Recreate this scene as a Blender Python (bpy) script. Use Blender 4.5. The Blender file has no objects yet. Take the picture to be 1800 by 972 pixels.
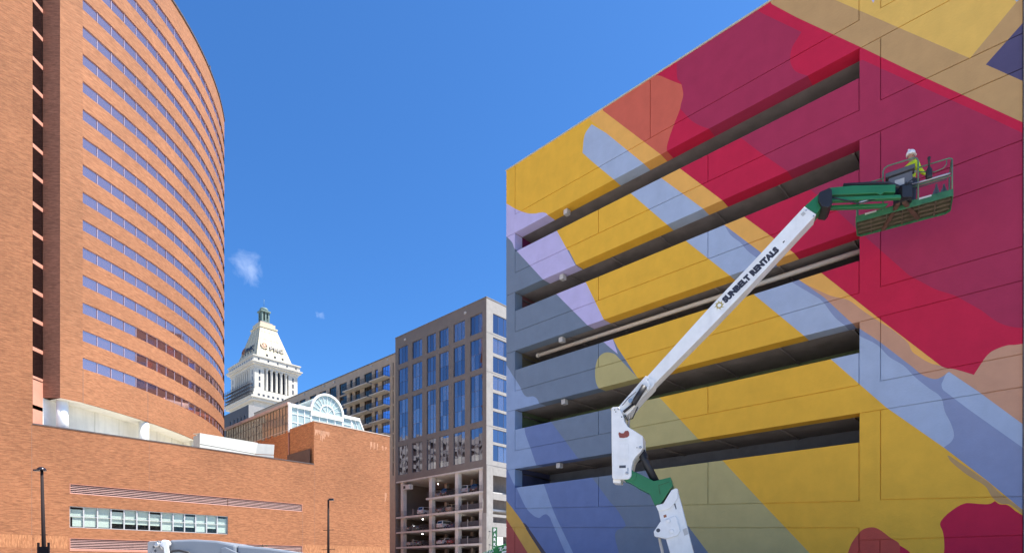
import bpy, bmesh, math, random
from mathutils import Vector, Matrix
from mathutils.geometry import delaunay_2d_cdt
random.seed(11)
R = math.radians
SC = bpy.context.scene
COL = SC.collection

# ------------------------------------------------------------------ camera, sky, sun, exposure
F, CX, HY = 1030.0, 900.0, 1003.0            # focal length, principal column and horizon row measured on the 1800 px photo
cam_d = bpy.data.cameras.new('camera')
cam = bpy.data.objects.new('camera', cam_d); COL.objects.link(cam)
cam.location = (0, 0, 0); cam.rotation_euler = (R(90), 0, 0)
cam_d.sensor_width = 36; cam_d.lens = 36 * F / 1800.0
cam_d.shift_y = (HY - 486.0) / 1800.0
cam_d.clip_start = 0.2; cam_d.clip_end = 6000
SC.camera = cam

SUN_EL, SUN_AZ = 61.0, 90.0                  # azimuth clockwise from +Y
sun_dir = Vector((math.sin(R(SUN_AZ)) * math.cos(R(SUN_EL)), math.cos(R(SUN_AZ)) * math.cos(R(SUN_EL)), math.sin(R(SUN_EL))))
W = bpy.data.worlds.new('World'); SC.world = W; W.use_nodes = True
nt = W.node_tree; nt.nodes.clear()
def N(tree, kind, **kw):
    n = tree.nodes.new(kind)
    for k, v in kw.items():
        if k in n.inputs: n.inputs[k].default_value = v
        else: setattr(n, k, v)
    return n
sky = N(nt, 'ShaderNodeTexSky'); sky.sky_type = 'NISHITA'; sky.sun_disc = False
sky.sun_elevation = R(SUN_EL); sky.sun_rotation = R(SUN_AZ)
sky.altitude = 200; sky.air_density = 1.0; sky.dust_density = 0.9; sky.ozone_density = 2.6
bg = N(nt, 'ShaderNodeBackground', Strength=0.15)
out = N(nt, 'ShaderNodeOutputWorld')
tc = N(nt, 'ShaderNodeTexCoord')
def cloud(direction, size, thr, dens, prev, nscale):
    d = Vector(direction).normalized()
    vm = N(nt, 'ShaderNodeVectorMath', operation='DISTANCE'); nt.links.new(tc.outputs['Generated'], vm.inputs[0]); vm.inputs[1].default_value = d
    fall = N(nt, 'ShaderNodeMapRange'); fall.inputs['From Min'].default_value = 0; fall.inputs['From Max'].default_value = size
    fall.inputs['To Min'].default_value = 1; fall.inputs['To Max'].default_value = 0
    nt.links.new(vm.outputs['Value'], fall.inputs['Value'])
    no = N(nt, 'ShaderNodeTexNoise', Scale=nscale, Detail=7.0, Roughness=0.6, Distortion=0.7); nt.links.new(tc.outputs['Generated'], no.inputs['Vector'])
    mu = N(nt, 'ShaderNodeMath', operation='MULTIPLY'); nt.links.new(fall.outputs[0], mu.inputs[0]); nt.links.new(no.outputs['Fac'], mu.inputs[1])
    mr = N(nt, 'ShaderNodeMapRange'); mr.inputs['From Min'].default_value = thr; mr.inputs['From Max'].default_value = thr + 0.3
    mr.inputs['To Min'].default_value = 0; mr.inputs['To Max'].default_value = dens; mr.clamp = True
    nt.links.new(mu.outputs[0], mr.inputs['Value'])
    mx = N(nt, 'ShaderNodeMix', data_type='RGBA'); nt.links.new(mr.outputs[0], mx.inputs['Factor'])
    nt.links.new(prev, mx.inputs[6]); mx.inputs[7].default_value = (5.5, 5.8, 6.3, 1)
    return mx.outputs[2]
tint = N(nt, 'ShaderNodeMix', data_type='RGBA', blend_type='MULTIPLY'); tint.inputs['Factor'].default_value = 1.0
nt.links.new(sky.outputs[0], tint.inputs[6]); tint.inputs[7].default_value = (0.195, 0.40, 0.62, 1)   # clear deep blue summer air
c_out = cloud(((438 - CX) / F, 1, (HY - 472) / F), 0.05, 0.27, 0.17, tint.outputs[2], 34)
c_out = cloud(((563 - CX) / F, 1, (HY - 553) / F), 0.016, 0.3, 0.15, c_out, 70)
nt.links.new(c_out, bg.inputs['Color']); nt.links.new(bg.outputs[0], out.inputs['Surface'])

sl = bpy.data.lights.new('sun', 'SUN'); sl.energy = 5.0; sl.angle = R(0.55); sl.color = (1.0, 0.95, 0.87)
so = bpy.data.objects.new('sun', sl); COL.objects.link(so); so.location = (40, 0, 80)
so.rotation_euler = sun_dir.to_track_quat('Z', 'Y').to_euler()
vs = SC.view_settings; SC.display_settings.display_device = 'sRGB'
vs.view_transform = 'Standard'; vs.look = 'None'; vs.gamma = 1.0; vs.exposure = 1.25; vs.use_curve_mapping = False
try:
    SC.cycles.max_bounces = 6; SC.cycles.diffuse_bounces = 4; SC.cycles.glossy_bounces = 4; SC.cycles.transparent_max_bounces = 12
    SC.cycles.caustics_reflective = False; SC.cycles.caustics_refractive = False
except Exception: pass

# ------------------------------------------------------------------ frames and projection
UP = Vector((0, 0, 1))
D1 = Vector((-0.7315, 0.6818, 0)); D2 = Vector((0.6818, 0.7315, 0)); DU = -D1
GROUND = -1.6
def ray(px, py): return Vector(((px - CX) / F, 1.0, (HY - py) / F))
def hit(px, py, p0, n):
    r = ray(px, py); return r * (p0.dot(n) / r.dot(n))
def plan_s(px, p0, d):                       # distance along a vertical plane's direction at an image column
    k = (px - CX) / F
    return (k * p0.y - p0.x) / (d.x - k * d.y)

# ------------------------------------------------------------------ mesh building
WL = {}
class MB:
    def __init__(s): s.v = []; s.f = []; s.m = []; s.mats = []; s.sm = []
    def mi(s, mat):
        if mat not in s.mats: s.mats.append(mat)
        return s.mats.index(mat)
    def poly(s, pts, mat=None, smooth=False):
        b = len(s.v); s.v.extend([tuple(p) for p in pts]); s.f.append(tuple(range(b, b + len(pts))))
        s.m.append(0 if mat is None else s.mi(mat)); s.sm.append(smooth)
    def box(s, o, a, b, c, mat=None):        # corner + three edge vectors
        o = Vector(o); a = Vector(a); b = Vector(b); c = Vector(c)
        p = [o, o + a, o + a + b, o + b, o + c, o + a + c, o + a + b + c, o + b + c]
        k = len(s.v); s.v.extend([tuple(q) for q in p])
        for q in ((0, 3, 2, 1), (4, 5, 6, 7), (0, 1, 5, 4), (1, 2, 6, 5), (2, 3, 7, 6), (3, 0, 4, 7)):
            s.f.append(tuple(k + i for i in q)); s.m.append(0 if mat is None else s.mi(mat)); s.sm.append(False)
    def cbox(s, c, x, y, z, mat=None, dx=Vector((1, 0, 0)), dy=Vector((0, 1, 0)), dz=UP):
        s.box(Vector(c) - dx * x / 2 - dy * y / 2 - dz * z / 2, dx * x, dy * y, dz * z, mat)
    def prism(s, pts, vec, mat=None):
        vec = Vector(vec); n = len(pts); k = len(s.v); mi = 0 if mat is None else s.mi(mat)
        s.v.extend([tuple(p) for p in pts]); s.v.extend([tuple(Vector(p) + vec) for p in pts])
        s.f.append(tuple(range(k, k + n))); s.f.append(tuple(range(k + 2 * n - 1, k + n - 1, -1)))
        for i in range(n):
            j = (i + 1) % n; s.f.append((k + i, k + n + i, k + n + j, k + j))
        s.m += [mi] * (n + 2); s.sm += [False] * (n + 2)
    def tube(s, pts, r, seg=8, mat=None, cap=True):
        pts = [Vector(p) for p in pts]; mi = 0 if mat is None else s.mi(mat); rings = []
        rr = r if isinstance(r, (list, tuple)) else [r] * len(pts)
        prev = None
        for i, p in enumerate(pts):
            t = (pts[min(i + 1, len(pts) - 1)] - pts[max(i - 1, 0)]).normalized()
            if prev is None:
                a = t.cross(UP) if abs(t.z) < 0.95 else t.cross(Vector((1, 0, 0)))
            else: a = prev - t * prev.dot(t)
            a.normalize(); prev = a; b = t.cross(a)
            k = len(s.v); rings.append(k)
            for q in range(seg):
                w = 2 * math.pi * q / seg; s.v.append(tuple(p + (a * math.cos(w) + b * math.sin(w)) * rr[i]))
        for i in range(len(rings) - 1):
            for q in range(seg):
                u = (q + 1) % seg
                s.f.append((rings[i] + q, rings[i] + u, rings[i + 1] + u, rings[i + 1] + q)); s.m.append(mi); s.sm.append(True)
        if cap:
            s.f.append(tuple(rings[0] + q for q in range(seg))[::-1]); s.f.append(tuple(rings[-1] + q for q in range(seg)))
            s.m += [mi] * 2; s.sm += [False] * 2
    def lathe(s, c, prof, seg=16, mat=None, ax=UP, ex=None):
        c = Vector(c); ax = Vector(ax).normalized()
        a = ex or (ax.cross(Vector((0, 1, 0))) if abs(ax.y) < 0.9 else ax.cross(Vector((1, 0, 0)))); a = a.normalized(); b = ax.cross(a)
        mi = 0 if mat is None else s.mi(mat); rings = []
        for r, h in prof:
            k = len(s.v); rings.append(k)
            for q in range(seg):
                w = 2 * math.pi * q / seg; s.v.append(tuple(c + ax * h + (a * math.cos(w) + b * math.sin(w)) * max(r, 1e-4)))
        for i in range(len(rings) - 1):
            for q in range(seg):
                u = (q + 1) % seg; s.f.append((rings[i] + q, rings[i] + u, rings[i + 1] + u, rings[i + 1] + q)); s.m.append(mi); s.sm.append(True)
        s.f.append(tuple(rings[0] + q for q in range(seg))[::-1]); s.f.append(tuple(rings[-1] + q for q in range(seg)))
        s.m += [mi] * 2; s.sm += [False] * 2
    def mesh(s, name, mat=None, off=Vector((0, 0, 0)), fix=True):
        me = bpy.data.meshes.new(name)
        me.from_pydata([tuple(Vector(p) - off) for p in s.v], [], s.f)
        if s.mats:
            for m in s.mats: me.materials.append(m)
            me.polygons.foreach_set('material_index', s.m)
        elif mat: me.materials.append(mat)
        me.polygons.foreach_set('use_smooth', s.sm)
        if fix:
            b = bmesh.new(); b.from_mesh(me); bmesh.ops.recalc_face_normals(b, faces=b.faces); b.to_mesh(me); b.free()
        me.update(); return me
    def build(s, name, mat=None, parent=None, label=None, kind=None, fix=True, bevel=0):
        off = WL.get(parent, Vector((0, 0, 0))) if parent else Vector((0, 0, 0))
        o = bpy.data.objects.new(name, s.mesh(name, mat, off, fix)); COL.objects.link(o)
        if parent: o.parent = parent
        WL[o] = off
        if label: o['label'] = label
        if kind: o['kind'] = kind
        if bevel:
            md = o.modifiers.new('bevel', 'BEVEL'); md.width = bevel; md.segments = 2; md.limit_method = 'ANGLE'
        return o
def thing(name, label, cat, loc=(0, 0, 0), group=None):
    o = bpy.data.objects.new(name, None); COL.objects.link(o); o.location = loc; WL[o] = Vector(loc)
    o['label'] = label; o['category'] = cat
    if group: o['group'] = group
    return o
def inst(me, name, parent, mw=None):
    o = bpy.data.objects.new(name, me); COL.objects.link(o); o.parent = parent
    if mw is not None:
        o.matrix_local = Matrix.Translation(-WL[parent]) @ mw; WL[o] = mw.translation.copy()
    else: WL[o] = WL[parent]
    return o
def basis(o, x, y, z=UP):
    m = Matrix.Identity(4)
    for i, a in enumerate((x, y, z)):
        for j in range(3): m[j][i] = a[j]
    m.translation = Vector(o); return m
def structure(o): o['kind'] = 'structure'; return o

# ------------------------------------------------------------------ materials
def srgb(r, g, b):
    f = lambda c: (c / 12.92 if c <= 0.04045 else ((c + 0.055) / 1.055) ** 2.4)
    return (f(r / 255), f(g / 255), f(b / 255))
def mat(name, col, rough=0.6, var=0.1, scale=1.5, stretch=(1, 1, 1), bump=0.0, bscale=40, metal=0.0, spec=0.4, stain=0.0, emit=None, coat=0.0):
    m = bpy.data.materials.new(name); m.use_nodes = True; t = m.node_tree; b = t.nodes['Principled BSDF']
    b.inputs['Roughness'].default_value = rough; b.inputs['Metallic'].default_value = metal
    b.inputs['Specular IOR Level'].default_value = spec
    if coat: b.inputs['Coat Weight'].default_value = coat
    if emit:
        b.inputs['Emission Color'].default_value = (*emit[:3], 1); b.inputs['Emission Strength'].default_value = emit[3]
    g = N(t, 'ShaderNodeNewGeometry'); mp = N(t, 'ShaderNodeMapping'); mp.inputs['Scale'].default_value = stretch
    t.links.new(g.outputs['Position'], mp.inputs['Vector'])
    no = N(t, 'ShaderNodeTexNoise', Scale=scale, Detail=6.0, Roughness=0.6); t.links.new(mp.outputs[0], no.inputs['Vector'])
    mx = N(t, 'ShaderNodeMix', data_type='RGBA')
    mx.inputs[6].default_value = (*[c * (1 - var) for c in col], 1); mx.inputs[7].default_value = (*[min(1, c * (1 + var)) for c in col], 1)
    mr = N(t, 'ShaderNodeMapRange'); mr.inputs['From Min'].default_value = 0.3; mr.inputs['From Max'].default_value = 0.7
    t.links.new(no.outputs['Fac'], mr.inputs['Value']); t.links.new(mr.outputs[0], mx.inputs['Factor'])
    res = mx.outputs[2]
    if stain:
        m2 = N(t, 'ShaderNodeMapping'); m2.inputs['Scale'].default_value = (1.6, 1.6, 0.18); t.links.new(g.outputs['Position'], m2.inputs['Vector'])
        n2 = N(t, 'ShaderNodeTexNoise', Scale=1.3, Detail=5.0); t.links.new(m2.outputs[0], n2.inputs['Vector'])
        r2 = N(t, 'ShaderNodeMapRange'); r2.inputs['From Min'].default_value = 0.45; r2.inputs['From Max'].default_value = 0.75
        r2.inputs['To Max'].default_value = stain; t.links.new(n2.outputs['Fac'], r2.inputs['Value'])
        x2 = N(t, 'ShaderNodeMix', data_type='RGBA'); x2.inputs[7].default_value = (*[c * 0.55 for c in col], 1)
        t.links.new(r2.outputs[0], x2.inputs['Factor']); t.links.new(res, x2.inputs[6]); res = x2.outputs[2]
    t.links.new(res, b.inputs['Base Color'])
    if bump:
        n3 = N(t, 'ShaderNodeTexNoise', Scale=bscale, Detail=3.0); t.links.new(g.outputs['Position'], n3.inputs['Vector'])
        bp = N(t, 'ShaderNodeBump', Strength=bump, Distance=0.02); t.links.new(n3.outputs['Fac'], bp.inputs['Height']); t.links.new(bp.outputs[0], b.inputs['Normal'])
    return m
def brick_mat(name, d, c1, c2, mortar, vertical=False):
    m = bpy.data.materials.new(name); m.use_nodes = True; t = m.node_tree; b = t.nodes['Principled BSDF']
    b.inputs['Roughness'].default_value = 0.85; b.inputs['Specular IOR Level'].default_value = 0.25
    g = N(t, 'ShaderNodeNewGeometry')
    dt = N(t, 'ShaderNodeVectorMath', operation='DOT_PRODUCT'); dt.inputs[1].default_value = d; t.links.new(g.outputs['Position'], dt.inputs[0])
    sp = N(t, 'ShaderNodeSeparateXYZ'); t.links.new(g.outputs['Position'], sp.inputs[0])
    cb = N(t, 'ShaderNodeCombineXYZ')
    t.links.new(dt.outputs['Value'], cb.inputs[1 if vertical else 0]); t.links.new(sp.outputs['Z'], cb.inputs[0 if vertical else 1])
    bt = N(t, 'ShaderNodeTexBrick'); t.links.new(cb.outputs[0], bt.inputs['Vector'])
    bt.inputs['Scale'].default_value = 1.0; bt.inputs['Brick Width'].default_value = 0.32; bt.inputs['Row Height'].default_value = 0.1
    bt.inputs['Mortar Size'].default_value = 0.009; bt.inputs['Mortar Smooth'].default_value = 0.3; bt.inputs['Bias'].default_value = 0.0
    bt.inputs['Color1'].default_value = (*c1, 1); bt.inputs['Color2'].default_value = (*c2, 1); bt.inputs['Mortar'].default_value = (*mortar, 1)
    mp = N(t, 'ShaderNodeMapping'); mp.inputs['Scale'].default_value = (1.05, 6.5, 1); t.links.new(cb.outputs[0], mp.inputs['Vector'])
    no = N(t, 'ShaderNodeTexNoise', Scale=1.0, Detail=6.0, Roughness=0.72, Distortion=0.6); t.links.new(mp.outputs[0], no.inputs['Vector'])
    mr = N(t, 'ShaderNodeMapRange'); mr.inputs['From Min'].default_value = 0.36; mr.inputs['From Max'].default_value = 0.64
    mr.inputs['To Min'].default_value = 0.72; mr.inputs['To Max'].default_value = 1.24; t.links.new(no.outputs['Fac'], mr.inputs['Value'])
    n2 = N(t, 'ShaderNodeTexNoise', Scale=0.09, Detail=3.0); t.links.new(cb.outputs[0], n2.inputs['Vector'])
    r2 = N(t, 'ShaderNodeMapRange'); r2.inputs['From Min'].default_value = 0.35; r2.inputs['From Max'].default_value = 0.65
    r2.inputs['To Min'].default_value = 0.9; r2.inputs['To Max'].default_value = 1.08; t.links.new(n2.outputs['Fac'], r2.inputs['Value'])
    mm = N(t, 'ShaderNodeMath', operation='MULTIPLY'); t.links.new(mr.outputs[0], mm.inputs[0]); t.links.new(r2.outputs[0], mm.inputs[1])
    sc = N(t, 'ShaderNodeVectorMath', operation='SCALE'); t.links.new(bt.outputs['Color'], sc.inputs[0]); t.links.new(mm.outputs[0], sc.inputs['Scale'])
    t.links.new(sc.outputs[0], b.inputs['Base Color'])
    bp = N(t, 'ShaderNodeBump', Strength=0.35, Distance=0.03); t.links.new(no.outputs['Fac'], bp.inputs['Height']); t.links.new(bp.outputs[0], b.inputs['Normal'])
    return m
def glass_mirror(name, col, rough=0.03, wave=0.0, wscale=0.8, metal=1.0):
    m = bpy.data.materials.new(name); m.use_nodes = True; t = m.node_tree; b = t.nodes['Principled BSDF']
    b.inputs['Base Color'].default_value = (*col, 1); b.inputs['Metallic'].default_value = metal; b.inputs['Roughness'].default_value = rough
    if wave:
        g = N(t, 'ShaderNodeNewGeometry'); no = N(t, 'ShaderNodeTexNoise', Scale=wscale, Detail=1.0); t.links.new(g.outputs['Position'], no.inputs['Vector'])
        bp = N(t, 'ShaderNodeBump', Strength=wave, Distance=0.05); t.links.new(no.outputs['Fac'], bp.inputs['Height']); t.links.new(bp.outputs[0], b.inputs['Normal'])
    return m
def clear_glass(name, tint=(0.85, 0.93, 0.92), refl=0.18, haze=0.0, fres=0.7):
    m = bpy.data.materials.new(name); m.use_nodes = True; t = m.node_tree; t.nodes.clear()
    tr = N(t, 'ShaderNodeBsdfTransparent'); tr.inputs[0].default_value = (*tint, 1)
    gl = N(t, 'ShaderNodeBsdfGlossy'); gl.inputs['Roughness'].default_value = 0.03
    lw = N(t, 'ShaderNodeLayerWeight', Blend=0.35); ad = N(t, 'ShaderNodeMath', operation='MULTIPLY_ADD'); ad.inputs[1].default_value = fres; ad.inputs[2].default_value = refl
    t.links.new(lw.outputs['Fresnel'], ad.inputs[0])
    mx = N(t, 'ShaderNodeMixShader'); t.links.new(ad.outputs[0], mx.inputs[0]); t.links.new(tr.outputs[0], mx.inputs[1]); t.links.new(gl.outputs[0], mx.inputs[2])
    o = N(t, 'ShaderNodeOutputMaterial'); res = mx.outputs[0]
    if haze:
        df = N(t, 'ShaderNodeBsdfDiffuse'); df.inputs[0].default_value = (.62, .72, .68, 1); m2 = N(t, 'ShaderNodeMixShader'); m2.inputs[0].default_value = haze
        t.links.new(res, m2.inputs[1]); t.links.new(df.outputs[0], m2.inputs[2]); res = m2.outputs[0]
    t.links.new(res, o.inputs[0]); return m

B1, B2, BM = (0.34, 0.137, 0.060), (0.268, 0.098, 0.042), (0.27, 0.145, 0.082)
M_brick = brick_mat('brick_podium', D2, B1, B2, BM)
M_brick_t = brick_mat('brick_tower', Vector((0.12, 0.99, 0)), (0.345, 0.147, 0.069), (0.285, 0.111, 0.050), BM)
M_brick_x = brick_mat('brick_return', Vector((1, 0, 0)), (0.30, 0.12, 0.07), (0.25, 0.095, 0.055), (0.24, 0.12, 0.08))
M_brick_s = brick_mat('brick_side', D1, (0.60, 0.235, 0.09), (0.50, 0.17, 0.066), BM)  # same brick, colour raised to stand in for light reflected onto the shaded return
M_brick_v = brick_mat('brick_soldier', D2, (0.46, 0.2, 0.088), (0.33, 0.13, 0.055), BM, True)
M_pink = mat('pink_panel', (0.50, 0.22, 0.15), 0.7, 0.08)
M_win = glass_mirror('tower_glass', (1.0, 0.50, 0.43), 0.05, 0.03, metal=.955)
M_winfr = mat('window_frame_mauve', (0.36, 0.28, 0.33), 0.5, 0.05)
M_dkwin = glass_mirror('dark_glass', (0.20, 0.19, 0.21), 0.08)
M_white = mat('white_stucco', (0.84, 0.83, 0.79), 0.7, 0.06, stain=0.15, bump=0.1)
M_cream = mat('cream_wall', (0.80, 0.78, 0.69), 0.75, 0.06, 0.8, stain=0.25)
M_coping = mat('dark_coping', (0.09, 0.07, 0.065), 0.5, 0.15)
M_lightcop = mat('light_coping', (0.55, 0.42, 0.34), 0.6, 0.1)
M_louv = mat('louver_mauve', (0.36, 0.21, 0.18), 0.55, 0.12)
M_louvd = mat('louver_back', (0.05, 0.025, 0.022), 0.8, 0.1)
M_alu = mat('aluminium_frame', (0.42, 0.42, 0.42), 0.4, 0.08, spec=0.5)
M_blind = mat('white_blind', (0.58, 0.62, 0.56), 0.8, 0.05, 3, (2, 2, 0.4))
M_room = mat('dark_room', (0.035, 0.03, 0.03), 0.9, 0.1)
M_glassc = clear_glass('clear_glass', (.93, .96, .95), .02, 0, .12)
M_joint = mat('expansion_joint', (0.22, 0.12, 0.08), 0.8, 0.1)
M_roofm = mat('flat_roof', (0.35, 0.34, 0.32), 0.9, 0.1)
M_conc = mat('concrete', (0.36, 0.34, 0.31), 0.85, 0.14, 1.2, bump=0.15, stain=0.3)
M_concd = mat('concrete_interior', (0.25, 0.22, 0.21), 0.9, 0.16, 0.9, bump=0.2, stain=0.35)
M_tan_side = mat('garage_side', (0.4, 0.36, 0.3), 0.85, 0.1)

# ------------------------------------------------------------------ ground
g = MB(); g.poly([(-1500, -300, GROUND), (1500, -300, GROUND), (1500, 2500, GROUND), (-1500, 2500, GROUND)])
structure(g.build('ground', mat('ground_pavement', (0.47, 0.44, 0.40), 0.9, 0.12, 0.7, bump=0.2)))
g = MB()
rp = Vector((-26, 40, GROUND + 0.004))
g.poly([rp - D2 * 60 , rp - D2 * 60 + DU * 11, rp + D2 * 300 + DU * 11, rp + D2 * 300])
structure(g.build('road', mat('asphalt', (0.055, 0.055, 0.058), 0.9, 0.2, 2, bump=0.3)))
g = MB()
for k in (0, 1): g.box(rp - D2 * 60 + DU * (-0.2 + k * 11.2), D2 * 360, DU * 0.2, UP * 0.12)
structure(g.build('kerb', M_conc))
g = MB()
for k in range(-8, 40): g.poly([rp + UP * 0.004 + D2 * (k * 6) + DU * 5.4, rp + UP * 0.004 + D2 * (k * 6 + 3) + DU * 5.4, rp + UP * 0.004 + D2 * (k * 6 + 3) + DU * 5.55, rp + UP * 0.004 + D2 * (k * 6) + DU * 5.55])
structure(g.build('road_marking', mat('road_paint', (0.75, 0.7, 0.55), 0.7, 0.1)))

# ------------------------------------------------------------------ mural garage
OG = Vector((0.155, 32.0, 0)); NM = -D2
def gu(px): return plan_s(px, OG, DU)
def guz(px, py):
    p = hit(px, py, OG, NM); return ((p - OG).dot(DU), p.z)
def G3(u, z, w=0.0): return OG + DU * u + D2 * w + UP * z
TZ = [18.45, 15.22, 12.02, 8.80, 5.58]; BZ = [17.40, 14.17, 10.95, 7.70, 4.54]
JZ = [19.44] + [b - 1.14 for b in BZ[:4]]
ZR = 22.1
uL, vR, vR2, uR = gu(890), gu(1511), gu(1547), gu(1797.5)
v0, v1, v2 = gu(1143), gu(1052), gu(1244.5)
GP = 0.016
PAL = dict(
    yellow=(0.800, 0.445, 0.043), pale_yellow=(0.747, 0.467, 0.107), tan=(0.506, 0.310, 0.131), light_tan=(0.820, 0.423, 0.098),
    red=(0.543, 0.014, 0.055), purple_red=(0.375, 0.028, 0.078), coral=(0.606, 0.125, 0.076), light_blue=(0.385, 0.465, 0.60),
    mid_blue=(0.255, 0.30, 0.45), dark_blue=(0.145, 0.205, 0.385), slate=(0.168, 0.218, 0.284), olive=(0.476, 0.414, 0.177), lavender=(0.513, 0.468, 0.708),
    pink_tan=(0.573, 0.307, 0.189), navy=(0.086, 0.075, 0.152), maroon=(0.428, 0.092, 0.072), gold=(0.644, 0.378, 0.081), rust=(0.527, 0.085, 0.056),
    sky_slate=(0.270, 0.363, 0.532), dark_grey=(0.08, 0.07, 0.085))
PM = {k: mat('paint_' + k, v, 0.72, 0.055, 1.6, (1, 1, 1), bump=0.35, bscale=14, stain=0.08, spec=0.3) for k, v in PAL.items()}
MURAL = [
 ('tan', [(1330,-200),(1330,20),(1357,14),(1400,40),(1512,95),(1600,140),(1810,235),(1810,-400)]),
 ('pale_yellow', [(1370,-42),(1467,0),(1600,58),(1705,103),(1797,-8),(1810,-24),(1810,-400),(1370,-400)]),
 ('navy', [(1733,114),(1805,33),(1805,146)]),
 ('light_blue', [(1775,-12),(1787,4),(1800,-10),(1800,-60),(1770,-60)]),
 ('lavender', [(1531,-2),(1535,6),(1539,-2),(1552,-14),(1528,-14)]),
 ('light_blue', [(1040,219),(1028,237),(1024,269),(1043,286),(1112,343),(1210,427),(1327,519),(1411,588),(1557,715),(1659,786),(1700,760),(1700,700),(1547,575),(1406,480),(1274,385),(1166,305),(1100,255)]),
 ('mid_blue', [(1274,397),(1285,414),(1302,427),(1313,440),(1330,453),(1390,495),(1441,525),(1466,556),(1480,568),(1509,589),(1542,606),(1563,627),(1588,642),(1608,662),(1633,682),(1654,698),(1661,723),(1672,745),(1677,765),(1672,776),(1659,786),(1735,844),(1810,906),(1810,700),(1660,630),(1547,570),(1406,480),(1335,432)]),
 ('pink_tan', [(1406,493),(1449,523),(1492,563),(1509,576),(1547,601),(1603,644),(1616,655),(1628,662),(1644,666),(1656,662),(1668,653),(1720,688),(1810,754),(1810,580),(1712,630),(1654,620),(1500,500)]),
 ('light_blue', [(1669,654),(1664,656),(1658,668),(1655,676),(1659,686),(1704,720),(1810,795),(1810,754),(1720,688)]),
 ('light_tan', [(1036,205),(1038,212),(1129,286),(1166,316),(1233,365),(1275,397),(1335,442),(1406,493),(1434,508),(1461,520),(1492,528),(1517,546),(1547,566),(1568,579),(1595,601),(1603,617),(1610,623),(1633,637),(1654,643),(1660,630),(1547,550),(1444,470),(1312,374),(1198,288),(1062,180)]),
 ('red', [(1060,195),(1173.6,281),(1198,298.6),(1312,384),(1444,480),(1547,561),(1654,643),(1680,649),(1712,658.5),(1724,640),(1733,627),(1745,616.5),(1770,607),(1785,606),(1810,602),(1810,221),(1600,125),(1512,83),(1400,31),(1357,8),(1340,-30),(1060,150)]),
 ('coral', [(1060,195),(1173.6,281),(1175,277),(1172,264),(1173.6,252),(1183,224),(1196,190),(1201,168),(1198,149),(1176,140.5),(1156,133),(1100,140)]),
 ('purple_red', [(1190,105),(1190.5,138),(1198,148),(1201,168),(1196,190),(1201,197),(1215,212),(1230,221),(1247,227),(1300,242),(1320,256),(1340,271),(1384,301),(1471,371),(1504,401),(1547,439),(1589,476),(1600,485),(1641,507),(1682,521),(1723,544),(1752,565),(1777,574),(1810,577),(1810,240),(1723,199),(1600,144),(1517,106),(1470,120),(1435,138),(1418,133),(1399,126),(1390,112),(1389,100),(1393,83),(1402,68),(1409,57),(1340,24),(1322,14),(1300,20)]),
 ('tan', [(1665,800),(1672,811),(1700,834),(1732,854),(1744,873),(1758,884),(1777,887),(1810,915),(1810,904),(1760,868),(1735,845),(1670,801)]),
 ('red', [(1652.5,920),(1660,908),(1672,897.5),(1688.5,887),(1701,883.5),(1722,885),(1740,885),(1749,880),(1757.4,885.6),(1771,887),(1785,897.5),(1810,918),(1810,1060),(1640,1060),(1656,990),(1660,962),(1657.6,934.5)]),
 ('red', [(1582,958),(1600,971),(1650,1060),(1583,1060)]),
 ('rust', [(1470,1060),(1490.5,972),(1496.7,955),(1507,939.7),(1517,930),(1531.7,926),(1544,929),(1564.6,944),(1582,958),(1583,1060)]),
 ('slate', [(880,400),(1000,440),(1085,610),(1120,663),(1161,700),(1227,771),(1270,809),(1338,882),(1423,971),(1500,1060),(870,1060)]),
 ('olive', [(1049.5,677),(1046,654),(1049.5,633),(1057,623),(1068,619),(1083,624),(1120,663),(1161,700),(1227,771),(1270,809),(1338,882),(1423,971),(1520,1060),(1310,1060),(1245,971),(1205,918),(1085,740)]),
 ('lavender', [(880,355),(890,358),(907,368),(927,375),(941,375.5),(954,373.5),(962,377),(980,408),(1011,465),(1030,497),(1060,559),(1077,596),(1086,622),(1061,601),(1031,570),(978,517),(944,480),(908,441),(904,436),(900,426),(890,416),(880,410)]),
 ('dark_blue', [(918,740),(968.5,741),(1014,802),(1043,842),(1071,880),(1083,893),(1097,915),(1100,923),(1094,928),(1085,931),(1081,941),(1087,968),(1110,1060),(870,1060),(870,800)]),
 ('sky_slate', [(880,632),(889,640),(901,659),(914,679),(919,690),(926,697),(938,696.5),(946,704),(955,740),(922,745),(922,752),(924,764),(933,789),(942,815),(956,851),(971,893),(983,920),(1008,972),(1045,1060),(1028,1060),(994,972),(970,917),(966,908),(961,903.5),(956,904),(948,910),(940,907),(927,895),(917,877),(908,857),(902,848),(888,816),(880,802)]),
 ('gold', [(870,850),(888,876),(904,897),(919,918),(929,936),(952,972),(1008,1060),(985,1060),(928,972),(905,935),(888,908),(870,880)]),
 ('dark_grey', [(919,918),(924,920.5),(931,930),(960,972),(1020,1060),(1008,1060),(952,972),(929,936)]),
 ('maroon', [(870,880),(888,908),(905,935),(928,972),(985,1060),(870,1060)]),
]
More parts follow.
